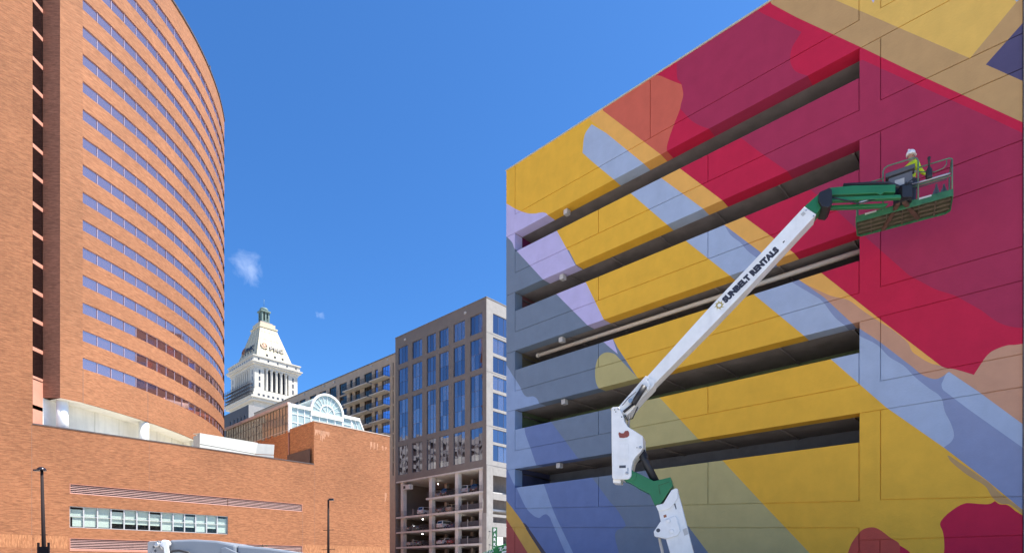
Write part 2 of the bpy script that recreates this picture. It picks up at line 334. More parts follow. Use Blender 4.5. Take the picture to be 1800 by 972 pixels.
def smooth_poly(p, corner=52):
    n = len(p); V = [Vector(q) for q in p]; turn = []
    for i in range(n):
        a = V[i] - V[i - 1]; b = V[(i + 1) % n] - V[i]
        turn.append(abs(math.degrees(a.angle_signed(b))) if a.length > 1e-6 and b.length > 1e-6 else 0)
    res = []
    for i in range(n):
        j = (i + 1) % n; p0, p1, p2, p3 = V[i - 1], V[i], V[j], V[(i + 2) % n]
        L = (p2 - p1).length; res.append(tuple(p1))
        if L > 46 or L < 3: continue
        m1 = (p2 - p0) * 0.5 if turn[i] < corner else (p2 - p1)
        m2 = (p3 - p1) * 0.5 if turn[j] < corner else (p2 - p1)
        if m1.length > 1e-6: m1 = m1.normalized() * L
        if m2.length > 1e-6: m2 = m2.normalized() * L
        ns = 4
        for k in range(1, ns):
            t = k / ns; h = (2*t**3 - 3*t*t + 1, t**3 - 2*t*t + t, -2*t**3 + 3*t*t, t**3 - t*t)
            res.append(tuple(p1 * h[0] + m1 * h[1] + p2 * h[2] + m2 * h[3]))
    return res
mural_uv = []
for nm, pts in MURAL:
    q = smooth_poly(pts)
    mural_uv.append((nm, [guz(min(max(x, 700), 1830), min(y, HY + 55)) for x, y in q]))
def in_poly(x, y, p):
    c = False; j = len(p) - 1
    for i in range(len(p)):
        xi, yi = p[i]; xj, yj = p[j]
        if (yi > y) != (yj > y) and x < (xj - xi) * (y - yi) / (yj - yi) + xi: c = not c
        j = i
    return c
g2 = 2 * GP
PANELS = []
PANELS += [[(g2, JZ[0] + GP), (v0 - GP, JZ[0] + GP), (v0 - GP, ZR), (g2, ZR)], [(v0 + GP, JZ[0] + GP), (vR - g2, JZ[0] + GP), (vR - g2, ZR), (v0 + GP, ZR)], [(vR2 + g2, JZ[0] + GP), (uR, JZ[0] + GP), (uR, ZR), (vR2 + g2, ZR)]]
PANELS.append([(uL, TZ[0]), (uR, TZ[0]), (uR, JZ[0] - GP), (vR2, JZ[0] - GP), (vR2, ZR), (vR, ZR), (vR, JZ[0] - GP), (0, JZ[0] - GP), (0, ZR), (uL, ZR)])
for k in range(1, 5):
    J, T, Bk, Tn = JZ[k], TZ[k - 1], BZ[k - 1], TZ[k]
    PANELS.append([(uL, Tn), (uR, Tn), (uR, J - GP), (vR2, J - GP), (vR2, T - g2), (vR, T - g2), (vR, J - GP), (0, J - GP), (0, T - g2), (uL, T - g2)])
    for a, b in ((g2, v1 - GP), (v1 + GP, v2 - GP), (v2 + GP, vR - g2)): PANELS.append([(a, J + GP), (b, J + GP), (b, Bk), (a, Bk)])
    PANELS.append([(vR2 + g2, J + GP), (uR, J + GP), (uR, T - g2), (vR2 + g2, T - g2)])
aL, aR = guz(906.7, 893.4), guz(1507, 880.5); bL, bR = guz(906.7, 926.3), guz(1507, 927)
def lin(p, q, u): return p[1] + (q[1] - p[1]) * (u - p[0]) / (q[0] - p[0])
j5 = lambda u: lin(aL, aR, u); m5 = lambda u: lin(bL, bR, u)
T, Bk = TZ[4], BZ[4]
j5r = guz(1700, 878.5)[1]
PANELS.append([(uL, m5(uL) + GP), (vR, m5(vR) + GP), (vR, guz(1511, 949)[1] + GP), (vR2, guz(1511, 949)[1] + GP), (uR, guz(1511, 949)[1] + GP), (uR, j5r - GP), (vR2, j5(vR) - GP), (vR2, T - g2), (vR, T - g2), (vR, j5(vR) - GP), (0, j5(0) - GP), (0, T - g2), (uL, T - g2)])
for a, b in ((g2, v1 - GP), (v1 + GP, v2 - GP), (v2 + GP, vR - g2)): PANELS.append([(a, j5(a) + GP), (b, j5(b) + GP), (b, Bk), (a, Bk)])
PANELS.append([(vR2 + g2, j5(vR) + GP), (uR, j5r + GP), (uR, T - g2), (vR2 + g2, T - g2)])
PANELS.append([(uL, GROUND), (-GP, GROUND), (-GP, m5(0) - GP), (uL, m5(uL) - GP)])
PANELS.append([(GP, GROUND), (vR - g2, GROUND), (vR - g2, m5(vR) - GP), (GP, m5(0) - GP)])
zb = guz(1511, 949)[1] - GP
PANELS.append([(vR + GP, GROUND), (vR2 - GP, GROUND), (vR2 - GP, zb), (vR + GP, zb)])
PANELS.append([(vR2 + GP, GROUND), (uR, GROUND), (uR, zb), (vR2 + GP, zb)])
SLOTS = [[(0, BZ[k]), (vR, BZ[k]), (vR, TZ[k]), (0, TZ[k])] for k in range(5)]
verts2, edges2 = [], []
def add_loop(p):
    b = len(verts2); verts2.extend([Vector(q) for q in p]); n = len(p)
    edges2.extend([(b + i, b + (i + 1) % n) for i in range(n)])
OUTER = [(uL, GROUND), (uR, GROUND), (uR, ZR), (uL, ZR)]
for p in [OUTER] + PANELS + SLOTS: add_loop(p)
for _, p in mural_uv: add_loop(p)
cv, ce, cf, _, _, _ = delaunay_2d_cdt(verts2, edges2, [], 0, 1e-5)
garage = thing('parking_garage', 'tall parking garage with abstract colour block mural and five long dark openings', 'parking garage', OG + UP * GROUND)
tri_of = {i: [] for i in range(-1, len(PANELS))}
mbox = [(min(x for x, _ in p), max(x for x, _ in p), min(y for _, y in p), max(y for _, y in p)) for _, p in mural_uv]
for t in cf:
    a, b, c = (cv[i] for i in t); x = (a.x + b.x + c.x) / 3; y = (a.y + b.y + c.y) / 3
    if not (uL < x < uR and GROUND < y < ZR): continue
    if any(in_poly(x, y, s) for s in SLOTS): continue
    colr = 'yellow'
    for i in range(len(mural_uv) - 1, -1, -1):
        bx = mbox[i]
        if bx[0] <= x <= bx[1] and bx[2] <= y <= bx[3] and in_poly(x, y, mural_uv[i][1]): colr = mural_uv[i][0]; break
    pi = -1
    for i, p in enumerate(PANELS):
        if in_poly(x, y, p): pi = i; break
    tri_of[pi].append((t, colr))
def slot_edge(x, y):
    for k in range(5):
        if -0.002 < x < vR + 0.002 and BZ[k] - 0.002 < y < TZ[k] + 0.002: return True
    return False
for pi, tl in tri_of.items():
    if not tl: continue
    mb = MB(); vid = {}
    w0 = 0.045 if pi < 0 else 0.0
    def vv(i):
        if i not in vid: vid[i] = len(mb.v); mb.v.append(tuple(G3(cv[i].x, cv[i].y, w0)))
        return vid[i]
    cnt = {}
    for t, c in tl:
        mb.f.append(tuple(vv(i) for i in t)); mb.m.append(mb.mi(PM[c])); mb.sm.append(False)
        for q in range(3):
            e = (t[q], t[(q + 1) % 3]); cnt.setdefault(tuple(sorted(e)), []).append((e, c))
    if pi >= 0:
        for key, l in cnt.items():
            if len(l) != 1: continue
            (i, j), c = l[0]; a, b = cv[i], cv[j]
            dep = 0.6 if slot_edge((a.x + b.x) / 2, (a.y + b.y) / 2) else 0.055
            mb.poly([G3(a.x, a.y, 0), G3(a.x, a.y, dep), G3(b.x, b.y, dep), G3(b.x, b.y, 0)], PM[c])
    mb.build('wall_panel' if pi >= 0 else 'joint_backing', None, garage, fix=False)
# inside of the garage
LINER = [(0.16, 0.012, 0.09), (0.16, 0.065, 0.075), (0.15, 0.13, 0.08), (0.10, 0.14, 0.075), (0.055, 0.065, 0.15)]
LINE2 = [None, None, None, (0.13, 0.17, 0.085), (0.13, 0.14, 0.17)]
M_dpipe = mat('dark_pipe', (0.05, 0.045, 0.05), 0.6, 0.1)
M_lampbox = mat('light_housing', (0.50, 0.48, 0.45), 0.5, 0.06)
for k in range(5):
    s = MB(); s.box(G3(-0.3, TZ[k] + 0.06, 0.6), DU * (uR - 0.2), D2 * 20, UP * 0.3)
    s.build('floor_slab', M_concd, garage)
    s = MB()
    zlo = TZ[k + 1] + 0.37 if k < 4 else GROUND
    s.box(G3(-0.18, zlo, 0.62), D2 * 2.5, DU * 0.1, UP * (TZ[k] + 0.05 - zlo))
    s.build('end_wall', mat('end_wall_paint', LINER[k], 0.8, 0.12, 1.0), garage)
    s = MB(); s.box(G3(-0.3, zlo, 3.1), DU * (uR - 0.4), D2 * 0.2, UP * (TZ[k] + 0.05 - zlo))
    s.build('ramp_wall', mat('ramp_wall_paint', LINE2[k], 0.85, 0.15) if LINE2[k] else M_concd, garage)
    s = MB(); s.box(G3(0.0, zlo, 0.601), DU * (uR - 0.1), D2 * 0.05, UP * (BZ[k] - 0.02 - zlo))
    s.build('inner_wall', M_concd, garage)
    px_l = (997, 990, 988.5, 993, 984)[k]; py_l = (375, 487.5, 597.5, 706.5, 818)[k]
    p = hit(px_l, py_l, OG + D2 * 0.33, NM); u = (p - OG).dot(DU)
    s = MB(); s.box(G3(u - 0.12, TZ[k] - 0.27, 0.18), DU * 0.24, D2 * 0.26, UP * 0.24)
    s.box(G3(u - 0.07, TZ[k] - 0.03, 0.26), DU * 0.12, D2 * 0.12, UP * 0.028)
    s.build('ceiling_light', M_lampbox, garage)
    if k:
        s = MB(); s.tube([G3(0.0, TZ[k] - 0.22, 0.7), G3(0.05, TZ[k] - 0.3, 3.0)], 0.035, 6); s.build('drain_pipe', M_dpipe, garage)
        for q in range(6):
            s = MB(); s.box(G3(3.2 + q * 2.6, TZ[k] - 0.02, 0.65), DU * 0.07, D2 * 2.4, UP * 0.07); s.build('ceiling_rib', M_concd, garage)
pL = hit(945, 625, OG + D2 * 0.75, NM); pR = hit(1506, 444, OG + D2 * 0.75, NM); zz = (pL.z + pR.z) / 2
s = MB(); s.tube([pL, pR + DU * 0.3], 0.1, 12); s.lathe(pL, [(0.125, -0.02), (0.125, 0.1)], 12, None, DU); s.build('pipe', mat('pale_pipe', (0.58, 0.50, 0.40), 0.45, 0.05), garage)
s = MB(); s.box(G3(uL - 0.03, ZR + 0.001, -0.035), DU * (uR - uL + 0.06), D2 * 0.4, UP * 0.06); s.build('roof_coping', mat('metal_coping', (0.5, 0.48, 0.36), 0.4, 0.06), garage)
s = MB()
s.box(G3(uL, GROUND, 0.63), D2 * 20, DU * 0.12, UP * (ZR - GROUND))
s.box(G3(uR - 0.25, GROUND, 0.65), D2 * 20, DU * 0.2, UP * (ZR - GROUND))
s.box(G3(uL, GROUND, 20.7), DU * (uR - uL), D2 * 0.2, UP * (ZR - GROUND))
s.box(G3(uL + 0.13, ZR - 0.9, 0.5), DU * (uR - uL - 0.4), D2 * 20.1, UP * 0.3)
s.box(G3(uL + 0.02, 18.6, 0.602), DU * (uR - uL - 0.3), D2 * 0.025, UP * 3.4)
s.build('side_wall', M_tan_side, garage)

nb = thing('neighbour_building', 'plain pale building joining the mural garage at the right edge', 'building', G3(uR + 8, GROUND, 0))
s = MB(); s.box(G3(uR + 0.03, GROUND, -0.06), DU * 24, D2 * 24, UP * 24); s.build('wall', mat('pale_stone', (0.6, 0.56, 0.53), 0.8, 0.08), nb)
s = MB()
for k in range(1, 8): s.box(G3(uR + 0.1, GROUND + k * 3, -0.064), DU * 23.8, D2 * 0.006, UP * 0.03)
s.build('joint_line', M_conc, nb, kind='stuff')
s = MB(); s.box(G3(uR + 0.0, 22.41, -0.2), DU * 24.2, D2 * 24.3, UP * 0.5); s.build('cornice', M_conc, nb)

# ------------------------------------------------------------------ generic facade with real openings
def facade(mb, o, du, dw, us, zs, hole, depth, m=None, mrev=None):
    P = lambda u, z, w=0: Vector(o) + du * u + dw * w + UP * z
    for i in range(len(us) - 1):
        for j in range(len(zs) - 1):
            a, b, c, d = us[i], us[i + 1], zs[j], zs[j + 1]
            if hole(i, j):
                rm = mrev or m
                for (p, q, r2, s2) in ((a, c, b, c), (b, c, b, d), (b, d, a, d), (a, d, a, c)):
                    if (p, q) == (a, c) and j > 0 and hole(i, j - 1): continue
                    if (p, q) == (b, d) and j < len(zs) - 2 and hole(i, j + 1): continue
                    mb.poly([P(p, q), P(r2, s2), P(r2, s2, depth), P(p, q, depth)], rm)
            else: mb.poly([P(a, c), P(b, c), P(b, d), P(a, d)], m)
WC = {}
def window_mesh(w, h, nx, ny, ft, mfr, mgl, fd=0.08):
    key = (round(w, 3), round(h, 3), nx, ny, ft, mfr.name, mgl.name)
    if key in WC: return WC[key]
    X, Y, Z = Vector((1, 0, 0)), Vector((0, 1, 0)), UP
    f = MB()
    f.box((0, 0, 0), X * w, Y * fd, Z * ft); f.box((0, 0, h - ft), X * w, Y * fd, Z * ft)
    f.box((0, 0, ft), X * ft, Y * fd, Z * (h - 2 * ft)); f.box((w - ft, 0, ft), X * ft, Y * fd, Z * (h - 2 * ft))
    t = ft * 0.7
    for i in range(1, nx): f.box((w * i / nx - t / 2, 0.004, ft), X * t, Y * (fd - 0.01), Z * (h - 2 * ft))
    for j in range(1, ny): f.box((ft, 0.008, h * j / ny - t / 2), X * (w - 2 * ft), Y * (fd - 0.02), Z * t)
    p = MB(); pw, ph = w / nx, h / ny
    p.box((-pw / 2 + 0.005, -0.005, -ph / 2 + 0.005), X * (pw - 0.01), Y * 0.01, Z * (ph - 0.01))
    WC[key] = (f.mesh('window', mfr), p.mesh('pane', mgl)); return WC[key]
def pick(m): return random.choice(m) if isinstance(m, list) else m
def place_window(parent, o, du, dw, w, h, nx, ny, ft, mfr, mgl, tilt=0.25, name='window'):
    ms = mgl if isinstance(mgl, list) else [mgl]
    fm, _ = window_mesh(w, h, nx, ny, ft, mfr, ms[0])
    wn = inst(fm, name, parent, basis(o, du, dw))
    for i in range(nx):
        for j in range(ny):
            pn = bpy.data.objects.new('pane', window_mesh(w, h, nx, ny, ft, mfr, pick(ms))[1]); COL.objects.link(pn); pn.parent = wn
            pn.matrix_local = Matrix.Translation((w * (i + 0.5) / nx, 0.045, h * (j + 0.5) / ny)) @ Matrix.Rotation(R(random.uniform(-tilt, tilt)), 4, 'X') @ Matrix.Rotation(R(random.uniform(-tilt, tilt)), 4, 'Z')
    return wn

# ------------------------------------------------------------------ curved brick tower
NB = D1 * -1                                 # outward normal of the podium front
OB = Vector((-54.0, 66.0, 0))
FL, Z0, WH = 3.27, 23.95, 1.31
tower = thing('brick_tower', 'curved orange brick high rise with ribbon windows on white round columns', 'building', (-60, 90, GROUND))
arc = []
X, Y, A = -50.84, 69.4, R(17.0)
for i in range(21):
    arc.append(Vector((X, Y, 0))); X += 1.85 * math.sin(A); Y += 1.85 * math.cos(A); A -= 1.85 / 54.0
C0 = Vector((-52.1, 67.55, 0)); C1 = Vector((-51.5, 68.42, 0))
wallpts = [C0, C1] + arc
NROW = 17
def strip(mb, pts, z0, z1, m=None):
    for a, b in zip(pts, pts[1:]): mb.poly([a + UP * z0, b + UP * z0, b + UP * z1, a + UP * z1], m)
ZTOP = 80.9
bands = [(19.9, Z0)] + [(Z0 + k * FL + WH, Z0 + (k + 1) * FL) for k in range(NROW - 1)] + [(Z0 + (NROW - 1) * FL + WH, ZTOP)]
def inward(i):
    a = arc[max(i - 1, 0)]; b = arc[min(i + 1, len(arc) - 1)]; t = (b - a).normalized(); return Vector((-t.y, t.x, 0))
inn = [p + inward(i) * 0.14 for i, p in enumerate(arc)]
for k, (a, b) in enumerate(bands):
    s = MB(); strip(s, arc, a, b)
    for z in (a, b):
        for i in range(len(arc) - 1): s.poly([arc[i] + UP * z, arc[i + 1] + UP * z, inn[i + 1] + UP * z, inn[i] + UP * z])
    s.build('brick_band', M_brick_t, tower)
s = MB(); strip(s, [C0, C1, arc[0]], 19.9, ZTOP)
for k in range(NROW):
    s.poly([arc[0] + UP * (Z0 + k * FL), inn[0] + UP * (Z0 + k * FL), inn[0] + UP * (Z0 + k * FL + WH), arc[0] + UP * (Z0 + k * FL + WH)])
s.build('brick_pier', M_brick_t, tower)
s = MB(); strip(s, [arc[-1], Vector((-70, 109, 0)), Vector((-80, 80, 0)), Vector((-70, 68, 0))], 16, ZTOP); s.build('rear_wall', M_brick_t, tower)
s = MB(); s.poly([p + UP * (ZTOP - 0.3) for p in [C0] + arc] + [Vector((-70, 109, ZTOP - 0.3)), Vector((-80, 80, ZTOP - 0.3))]); s.build('roof', M_roofm, tower)
s = MB(); s.poly([p + UP * 19.9 for p in [C0] + arc] + [Vector((-70, 109, 19.9)), Vector((-80, 80, 19.9))]); s.build('soffit', M_cream, tower)
s = MB()
for i in range(len(arc) - 1):
    o_, q_ = -inward(i), -inward(i + 1)
    a, b = arc[i] + o_ * 0.12, arc[i + 1] + q_ * 0.12; c, d = arc[i + 1] - q_ * 0.3, arc[i] - o_ * 0.3
    for z in (ZTOP, ZTOP + 0.28): s.poly([p + UP * z for p in (a, b, c, d)])
    s.poly([a + UP * ZTOP, b + UP * ZTOP, b + UP * (ZTOP + 0.28), a + UP * (ZTOP + 0.28)]); s.poly([c + UP * ZTOP, d + UP * ZTOP, d + UP * (ZTOP + 0.28), c + UP * (ZTOP + 0.28)])
s.build('roof_coping', M_coping, tower)
s = MB()
for i in (14, 17): s.cbox(arc[i] + UP * (ZTOP + 0.55), 0.1, 0.25, 0.6)
s.build('roof_lamp', M_coping, tower)
NWIN = 17
rest = MB()
for i in range(len(arc) - 1):
    a, b = inn[i], inn[i + 1]; du = (b - a).normalized(); L = (b - a).length; dw = Vector((-du.y, du.x, 0))
    if i < NWIN:
        f = MB(); e = 0.035; oo = -dw * 0.05
        for (u, z, w_, h_) in ((0, 0, L, e), (0, WH - e, L, e), (0, e, e, WH - 2 * e), (L - e, e, e, WH - 2 * e)): f.box(oo + du * u + UP * z, du * w_, dw * 0.1, UP * h_)
        fm = f.mesh('window', M_winfr)
        p = MB(); p.box((0, 0, 0), du * (L - 2 * e + 0.01), dw * 0.012, UP * (WH - 2 * e + 0.01)); pm = p.mesh('pane', M_win)
        for k in range(NROW):
            wn = inst(fm, 'window', tower, Matrix.Translation(a + UP * (Z0 + k * FL)))
            pn = bpy.data.objects.new('pane', pm); COL.objects.link(pn); pn.parent = wn
            pn.matrix_local = Matrix.Translation(du * (e - 0.005) + UP * (e - 0.005)) @ Matrix.Rotation(R(random.uniform(-0.5, 0.5)), 4, 'Z')
    else:
        for k in range(NROW):
            z = Z0 + k * FL; rest.poly([a + UP * z, b + UP * z, b + UP * (z + WH), a + UP * (z + WH)], M_win)
            rest.box(a - dw * 0.05 + UP * z, du * 0.06, dw * 0.1, UP * WH, M_winfr)
rest.build('window_ribbon', None, tower, kind='stuff')
s = MB()
for p_ in (arc[0] - inward(0) * 0.004, (arc[5] - inward(5) * 0.004)): s.box(p_ + UP * 19.92, Vector((0.03, 0.05, 0)), Vector((0.004, 0, 0)), UP * 3.9)
s.build('expansion_joint', M_joint, tower)
# columns and recessed terrace wall
colpx = [(109.7, 0), (252.7, 0), (341.5, 0)]
for px, _ in colpx:
    k = (px - CX) / F; best = None
    ring = [p + inward(i) * 0.64 for i, p in enumerate(arc)]; ring = [C0 + Vector((-0.85, 1.0, 0)), C0 + Vector((-0.3, 1.35, 0))] + ring
    for a, b in zip(ring, ring[1:]):
        da, db = a.x - k * a.y, b.x - k * b.y
        if da * db <= 0: best = a.lerp(b, da / (da - db)); break
    if best is None: continue
    s = MB(); s.lathe(best, [(0.6, 15.9), (0.6, 19.89)], 24); s.build('column', M_white, tower)
s = MB(); back = [C0 + Vector((-1.9, 2.2, 0))] + [p + inward(i) * 2.7 for i, p in enumerate(arc)]
strip(s, back, 15.9, 19.9); s.build('recessed_wall', M_cream, tower)
s = MB()
for i in range(1, len(back) - 1, 2): s.box(back[i] + UP * 15.9 - inward(max(i - 1, 0)) * 0.01, Vector((0, 0.05, 0)), Vector((0.008, 0, 0)), UP * 4)
s.build('wall_joint', mat('wall_joint', (0.45, 0.43, 0.35), 0.8, 0.1), tower, kind='stuff')
# notch between the tower and the left block (glazed return, shaded return wall)
s = MB(); NA, NBk = Vector((-54, 66, 0)), Vector((-54, 67.45, 0))
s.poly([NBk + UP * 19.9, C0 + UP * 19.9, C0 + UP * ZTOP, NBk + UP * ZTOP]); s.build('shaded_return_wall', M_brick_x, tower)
s = MB(); s.poly([NBk + UP * 15.9, C0 + Vector((-1.9, 2.3, 15.9)), C0 + Vector((-1.9, 2.3, 19.9)), NBk + UP * 19.9]); s.build('recess_side_wall', M_white, tower)

# ------------------------------------------------------------------ podium
pod = thing('brick_podium', 'low orange brick podium with ribbon of blinds, two louvre bands and tall left block', 'building', OB + UP * GROUND)
def B3(s_, z, w=0): return OB + D2 * s_ + D1 * w + UP * z
sW = [plan_s(p, OB, D2) for p in (122.5, 400.8)]; sLv = (plan_s(122.5, OB, D2), plan_s(531.5, OB, D2))
SC0, SC1 = 34.1, 48.2; ZC, ZH = 16.5, 23.2
WZ0, WZ1 = 5.1, 7.6
us = [-80, 0.0, sW[0], sW[1], sLv[1], SC0, SC1]
zs = [GROUND, 2.55, 3.85, WZ0, WZ1, 9.05, 10.2, ZC]
def hole(i, j): return (j == 1 and i in (2, 3)) or (j == 3 and i == 2) or (j == 5 and i in (2, 3))
s = MB(); facade(s, OB, D2, D1, us, zs, hole, 0.3)
s.poly([B3(SC0, ZC), B3(SC1, ZC), B3(SC1, ZH), B3(SC0, ZH)])
s.poly([B3(-80, ZC), B3(0, ZC), B3(0, ZTOP), B3(-80, ZTOP)])  # left block lengthened out of view so its sunlit brick bounces warm light
s.build('front_wall', M_brick, pod)
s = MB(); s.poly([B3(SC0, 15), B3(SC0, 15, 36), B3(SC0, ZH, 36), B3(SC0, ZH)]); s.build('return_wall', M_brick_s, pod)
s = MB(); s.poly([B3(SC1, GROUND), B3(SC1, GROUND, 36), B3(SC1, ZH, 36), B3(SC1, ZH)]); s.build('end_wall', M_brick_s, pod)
s = MB(); s.poly([B3(0.02, 15.9, 0.3), B3(SC0, 15.9, 0.3), B3(SC0, 15.9, 36), B3(0.02, 15.9, 36)]); s.build('terrace_floor', mat('terrace_paving', (0.5, 0.47, 0.42), 0.9, 0.1), pod)
s = MB(); s.poly([B3(SC0, ZH - 0.4, 0.3), B3(SC1, ZH - 0.4, 0.3), B3(SC1, ZH - 0.4, 36), B3(SC0, ZH - 0.4, 36)]); s.build('upper_roof', M_roofm, pod)
s = MB(); s.box(B3(0.0, ZC + 0.001, -0.05), D2 * SC0, D1 * 0.4, UP * 0.13); s.build('terrace_coping', M_coping, pod)
s = MB(); s.box(B3(SC0 - 0.04, ZH + 0.001, -0.05), D2 * (SC1 - SC0 + 0.1), D1 * 0.35, UP * 0.12); s.box(B3(SC0 - 0.05, ZH + 0.001, 0.31), D2 * 0.35, D1 * 34, UP * 0.115); s.build('upper_coping', M_lightcop, pod)
s = MB(); s.box(B3(0, ZC, 0.301), D2 * SC0, D1 * 0.02, UP * -0.6); s.build('parapet_back', M_brick, pod)
for a, b, z0, z1, n in ((sLv[0], sLv[1], 9.05, 10.2, 5), (sLv[0], sLv[1], 2.55, 3.85, 6)):
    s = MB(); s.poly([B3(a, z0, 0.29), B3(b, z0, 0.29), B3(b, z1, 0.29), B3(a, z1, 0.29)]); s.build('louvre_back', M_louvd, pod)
    s = MB(); h = (z1 - z0 - 0.1) / n
    for k in range(n):
        z = z0 + 0.05 + k * h
        s.prism([B3(a + 0.05, z, 0.03), B3(a + 0.05, z + 0.02, 0.02), B3(a + 0.05, z + h * 0.62, 0.13), B3(a + 0.05, z + h * 0.5, 0.15)], D2 * (b - a - 0.1))
    s.build('louvre_slat', M_louv, pod, kind='stuff')
    s = MB()
    s.box(B3(a, z0, -0.015), D2 * (b - a), D1 * 0.12, UP * 0.05); s.box(B3(a, z1 - 0.05, -0.015), D2 * (b - a), D1 * 0.12, UP * 0.05)
    s.box(B3(a, z0 + 0.05, -0.015), D2 * 0.06, D1 * 0.12, UP * (z1 - z0 - 0.1)); s.box(B3(b - 0.06, z0 + 0.05, -0.015), D2 * 0.06, D1 * 0.12, UP * (z1 - z0 - 0.1))
    s.build('louvre_frame', M_pink, pod)
s = MB(); s.box(B3(sLv[0], 2.35, -0.03), D2 * (sLv[1] - sLv[0]), D1 * 0.02, UP * 0.19); s.build('louvre_sill', M_pink, pod)
nw = 13; ww = (sW[1] - sW[0]) / nw; hh = WZ1 - WZ0
f = MB(); X_, Y_ = Vector((1, 0, 0)), Vector((0, 1, 0))
for (u, z, w_, h_) in ((0, 0, ww, .09), (0, hh - .09, ww, .09), (0, .09, .07, hh - .18), (ww - .07, .09, .07, hh - .18), (0.07, hh * 0.52, ww - .14, .07)): f.box((u, 0, z), X_ * w_, Y_ * .12, UP * h_)
fm = f.mesh('window', M_alu)
p1 = MB(); p1.box((0.07, 0.05, hh * .52 + .07), X_ * (ww - .14), Y_ * .012, UP * (hh * .48 - .16)); pu = p1.mesh('pane', M_glassc)
p2 = MB(); p2.box((0.07, 0.07, .09), X_ * (ww - .14), Y_ * .012, UP * (hh * .52 - .09)); pl = p2.mesh('pane', M_glassc)
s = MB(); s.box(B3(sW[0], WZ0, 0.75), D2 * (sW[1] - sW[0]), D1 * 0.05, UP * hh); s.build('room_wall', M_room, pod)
opened = (3, 4, 5, 6, 8, 9, 11)
for i in range(nw):
    wn = inst(fm, 'window', pod, basis(B3(sW[0] + i * ww, WZ0, 0.14), D2, D1))
    for q in (pu, pl):
        o_ = bpy.data.objects.new('pane', q); COL.objects.link(o_); o_.parent = wn
    low = hh * (0.27 if i in opened else 0.05) + random.uniform(0, 0.06)
    b_ = MB(); b_.box((0.1 if i != 0 else 0.3, 0.16, low), X_ * (ww - 0.2), Y_ * 0.02, UP * (hh * 0.5 - low))
    b_.box((0.09, 0.2, hh * .5 + .0), X_ * (ww - 0.16), Y_ * 0.02, UP * (hh * .5 - (0.1 if i % 3 else 0.34)))
    o_ = bpy.data.objects.new('blind', b_.mesh('blind', M_blind)); COL.objects.link(o_); o_.parent = wn
for px, z0, z1 in ((55.5, GROUND, ZC), (262, 10.25, ZC - 0.05), (531.8, GROUND, 9.0), (553, GROUND, ZC)):
    s_ = plan_s(px, OB, D2); s = MB(); s.box(B3(s_, z0, -0.004), D2 * 0.04, D1 * 0.004, UP * (z1 - z0)); s.build('expansion_joint', M_joint, pod)
for a, b in ((-8, 0.0), (0.1, 3.2), (plan_s(533, OB, D2), SC1)):
    s = MB(); s.box(B3(a, 2.6, -0.012), D2 * (b - a - 0.02), D1 * 0.012, UP * 1.45); s.build('soldier_course', M_brick_v, pod)
# pale weathering streaks
M_eff = mat('efflorescence', (0.47, 0.24, 0.14), 0.9, 0.12, 3)
s = MB()
for a, b, zt, zl in ((34.3, 36.8, 22.0, .9), (35.2, 36.0, 22.0, 1.7), (44.3, 44.7, 21.7, 1.3), (44.95, 45.3, 21.7, 1.5), (45.6, 45.85, 21.6, 1.1), (46.6, 46.9, 21.4, 0.9), (47.3, 47.6, 21.3, .8), (47.2, 47.6, 13.4, 1.6)):
    n_ = max(2, int((b - a) / 0.12)); st = (b - a) / n_
    for q in range(n_):
        l_ = zl * random.uniform(0.35, 1); s.box(B3(a + q * st, zt - l_, -0.004), D2 * st * random.uniform(.6, .95), D1 * 0.004, UP * l_)
s.build('weathering_streak', M_eff, pod, kind='stuff')
# windows of the notch
for k in range(-1, 17):
    z0 = 21.6 + k * FL
    if k >= 0:
        s = MB(); s.box(Vector((-54.02, 66.06, z0 + .42)), (0, 1.36, 0), (-0.05, 0, 0), UP * (FL - .46)); s.build('notch_window', M_dkwin, pod)
    s = MB(); s.box(Vector((-54, 66.02, z0)), (0, 1.43, 0), (-0.07, 0, 0), UP * .42); s.build('sill_panel', M_pink, pod)
s = MB(); s.box(Vector((-54, 66.02, 16.0)), (0, 1.43, 0), (-0.07, 0, 0), UP * 2.3); s.box(Vector((-54, 66.02, 18.33)), (0, 1.43, 0), (-0.07, 0, 0), UP * 3.4); s.build('pink_wall_panel', M_pink, pod)
# fence panel and pipe on the terrace return
q0 = B3(SC0 - 0.35, 16.0, 0.6); s = MB(); s.box(q0, D1 * 7.5, D2 * 0.06, UP * 3.0); s.build('screen_panel', mat('brown_screen', (0.13, 0.07, 0.05), 0.7, 0.15), pod)
s = MB(); s.tube([B3(SC0 - 0.12, 15.9, 8.0), B3(SC0 - 0.12, 22.6, 8.0)], 0.09, 8); s.build('downpipe', M_pink, pod)

# white skylight on the terrace
sky_t = thing('roof_skylight', 'white sloping skylight casing with angled grey end behind the podium parapet', 'skylight', B3(20, 15.9, 3))
PB = OB + D1 * 2.2
q = [hit(351, 800, PB, NB), hit(351.5, 762, PB, NB), hit(453, 779, PB, NB), hit(444, 818, PB, NB)]
M_skyl = mat('white_metal', (0.58, 0.57, 0.51), 0.45, 0.04, stain=0.1)
a, b, c, d = q
dirn = Vector((0.985, 0.17, 0))
e1 = plan_s(482, Vector((c.x, c.y, 0)), dirn); cc = c + dirn * e1; dd = d + dirn * (e1 + 0.5)
cc = Vector((cc.x, cc.y, c.z - 0.1))
mid = lambda p_, q_: p_.lerp(q_, 0.52)
def slab(name, pts, m, nrm):
    s = MB(); s.prism(pts, nrm * -0.12, m); return s.build(name, m, sky_t)
nf = (b - a).cross(d - a).normalized(); nf = nf if nf.y < 0 else -nf
ga = 0.05 * UP
slab('upper_panel', [mid(a, b) + ga, b, c, mid(d, c) + ga], M_skyl, nf); slab('lower_panel', [a, mid(a, b) - ga, mid(d, c) - ga, d], M_skyl, nf)
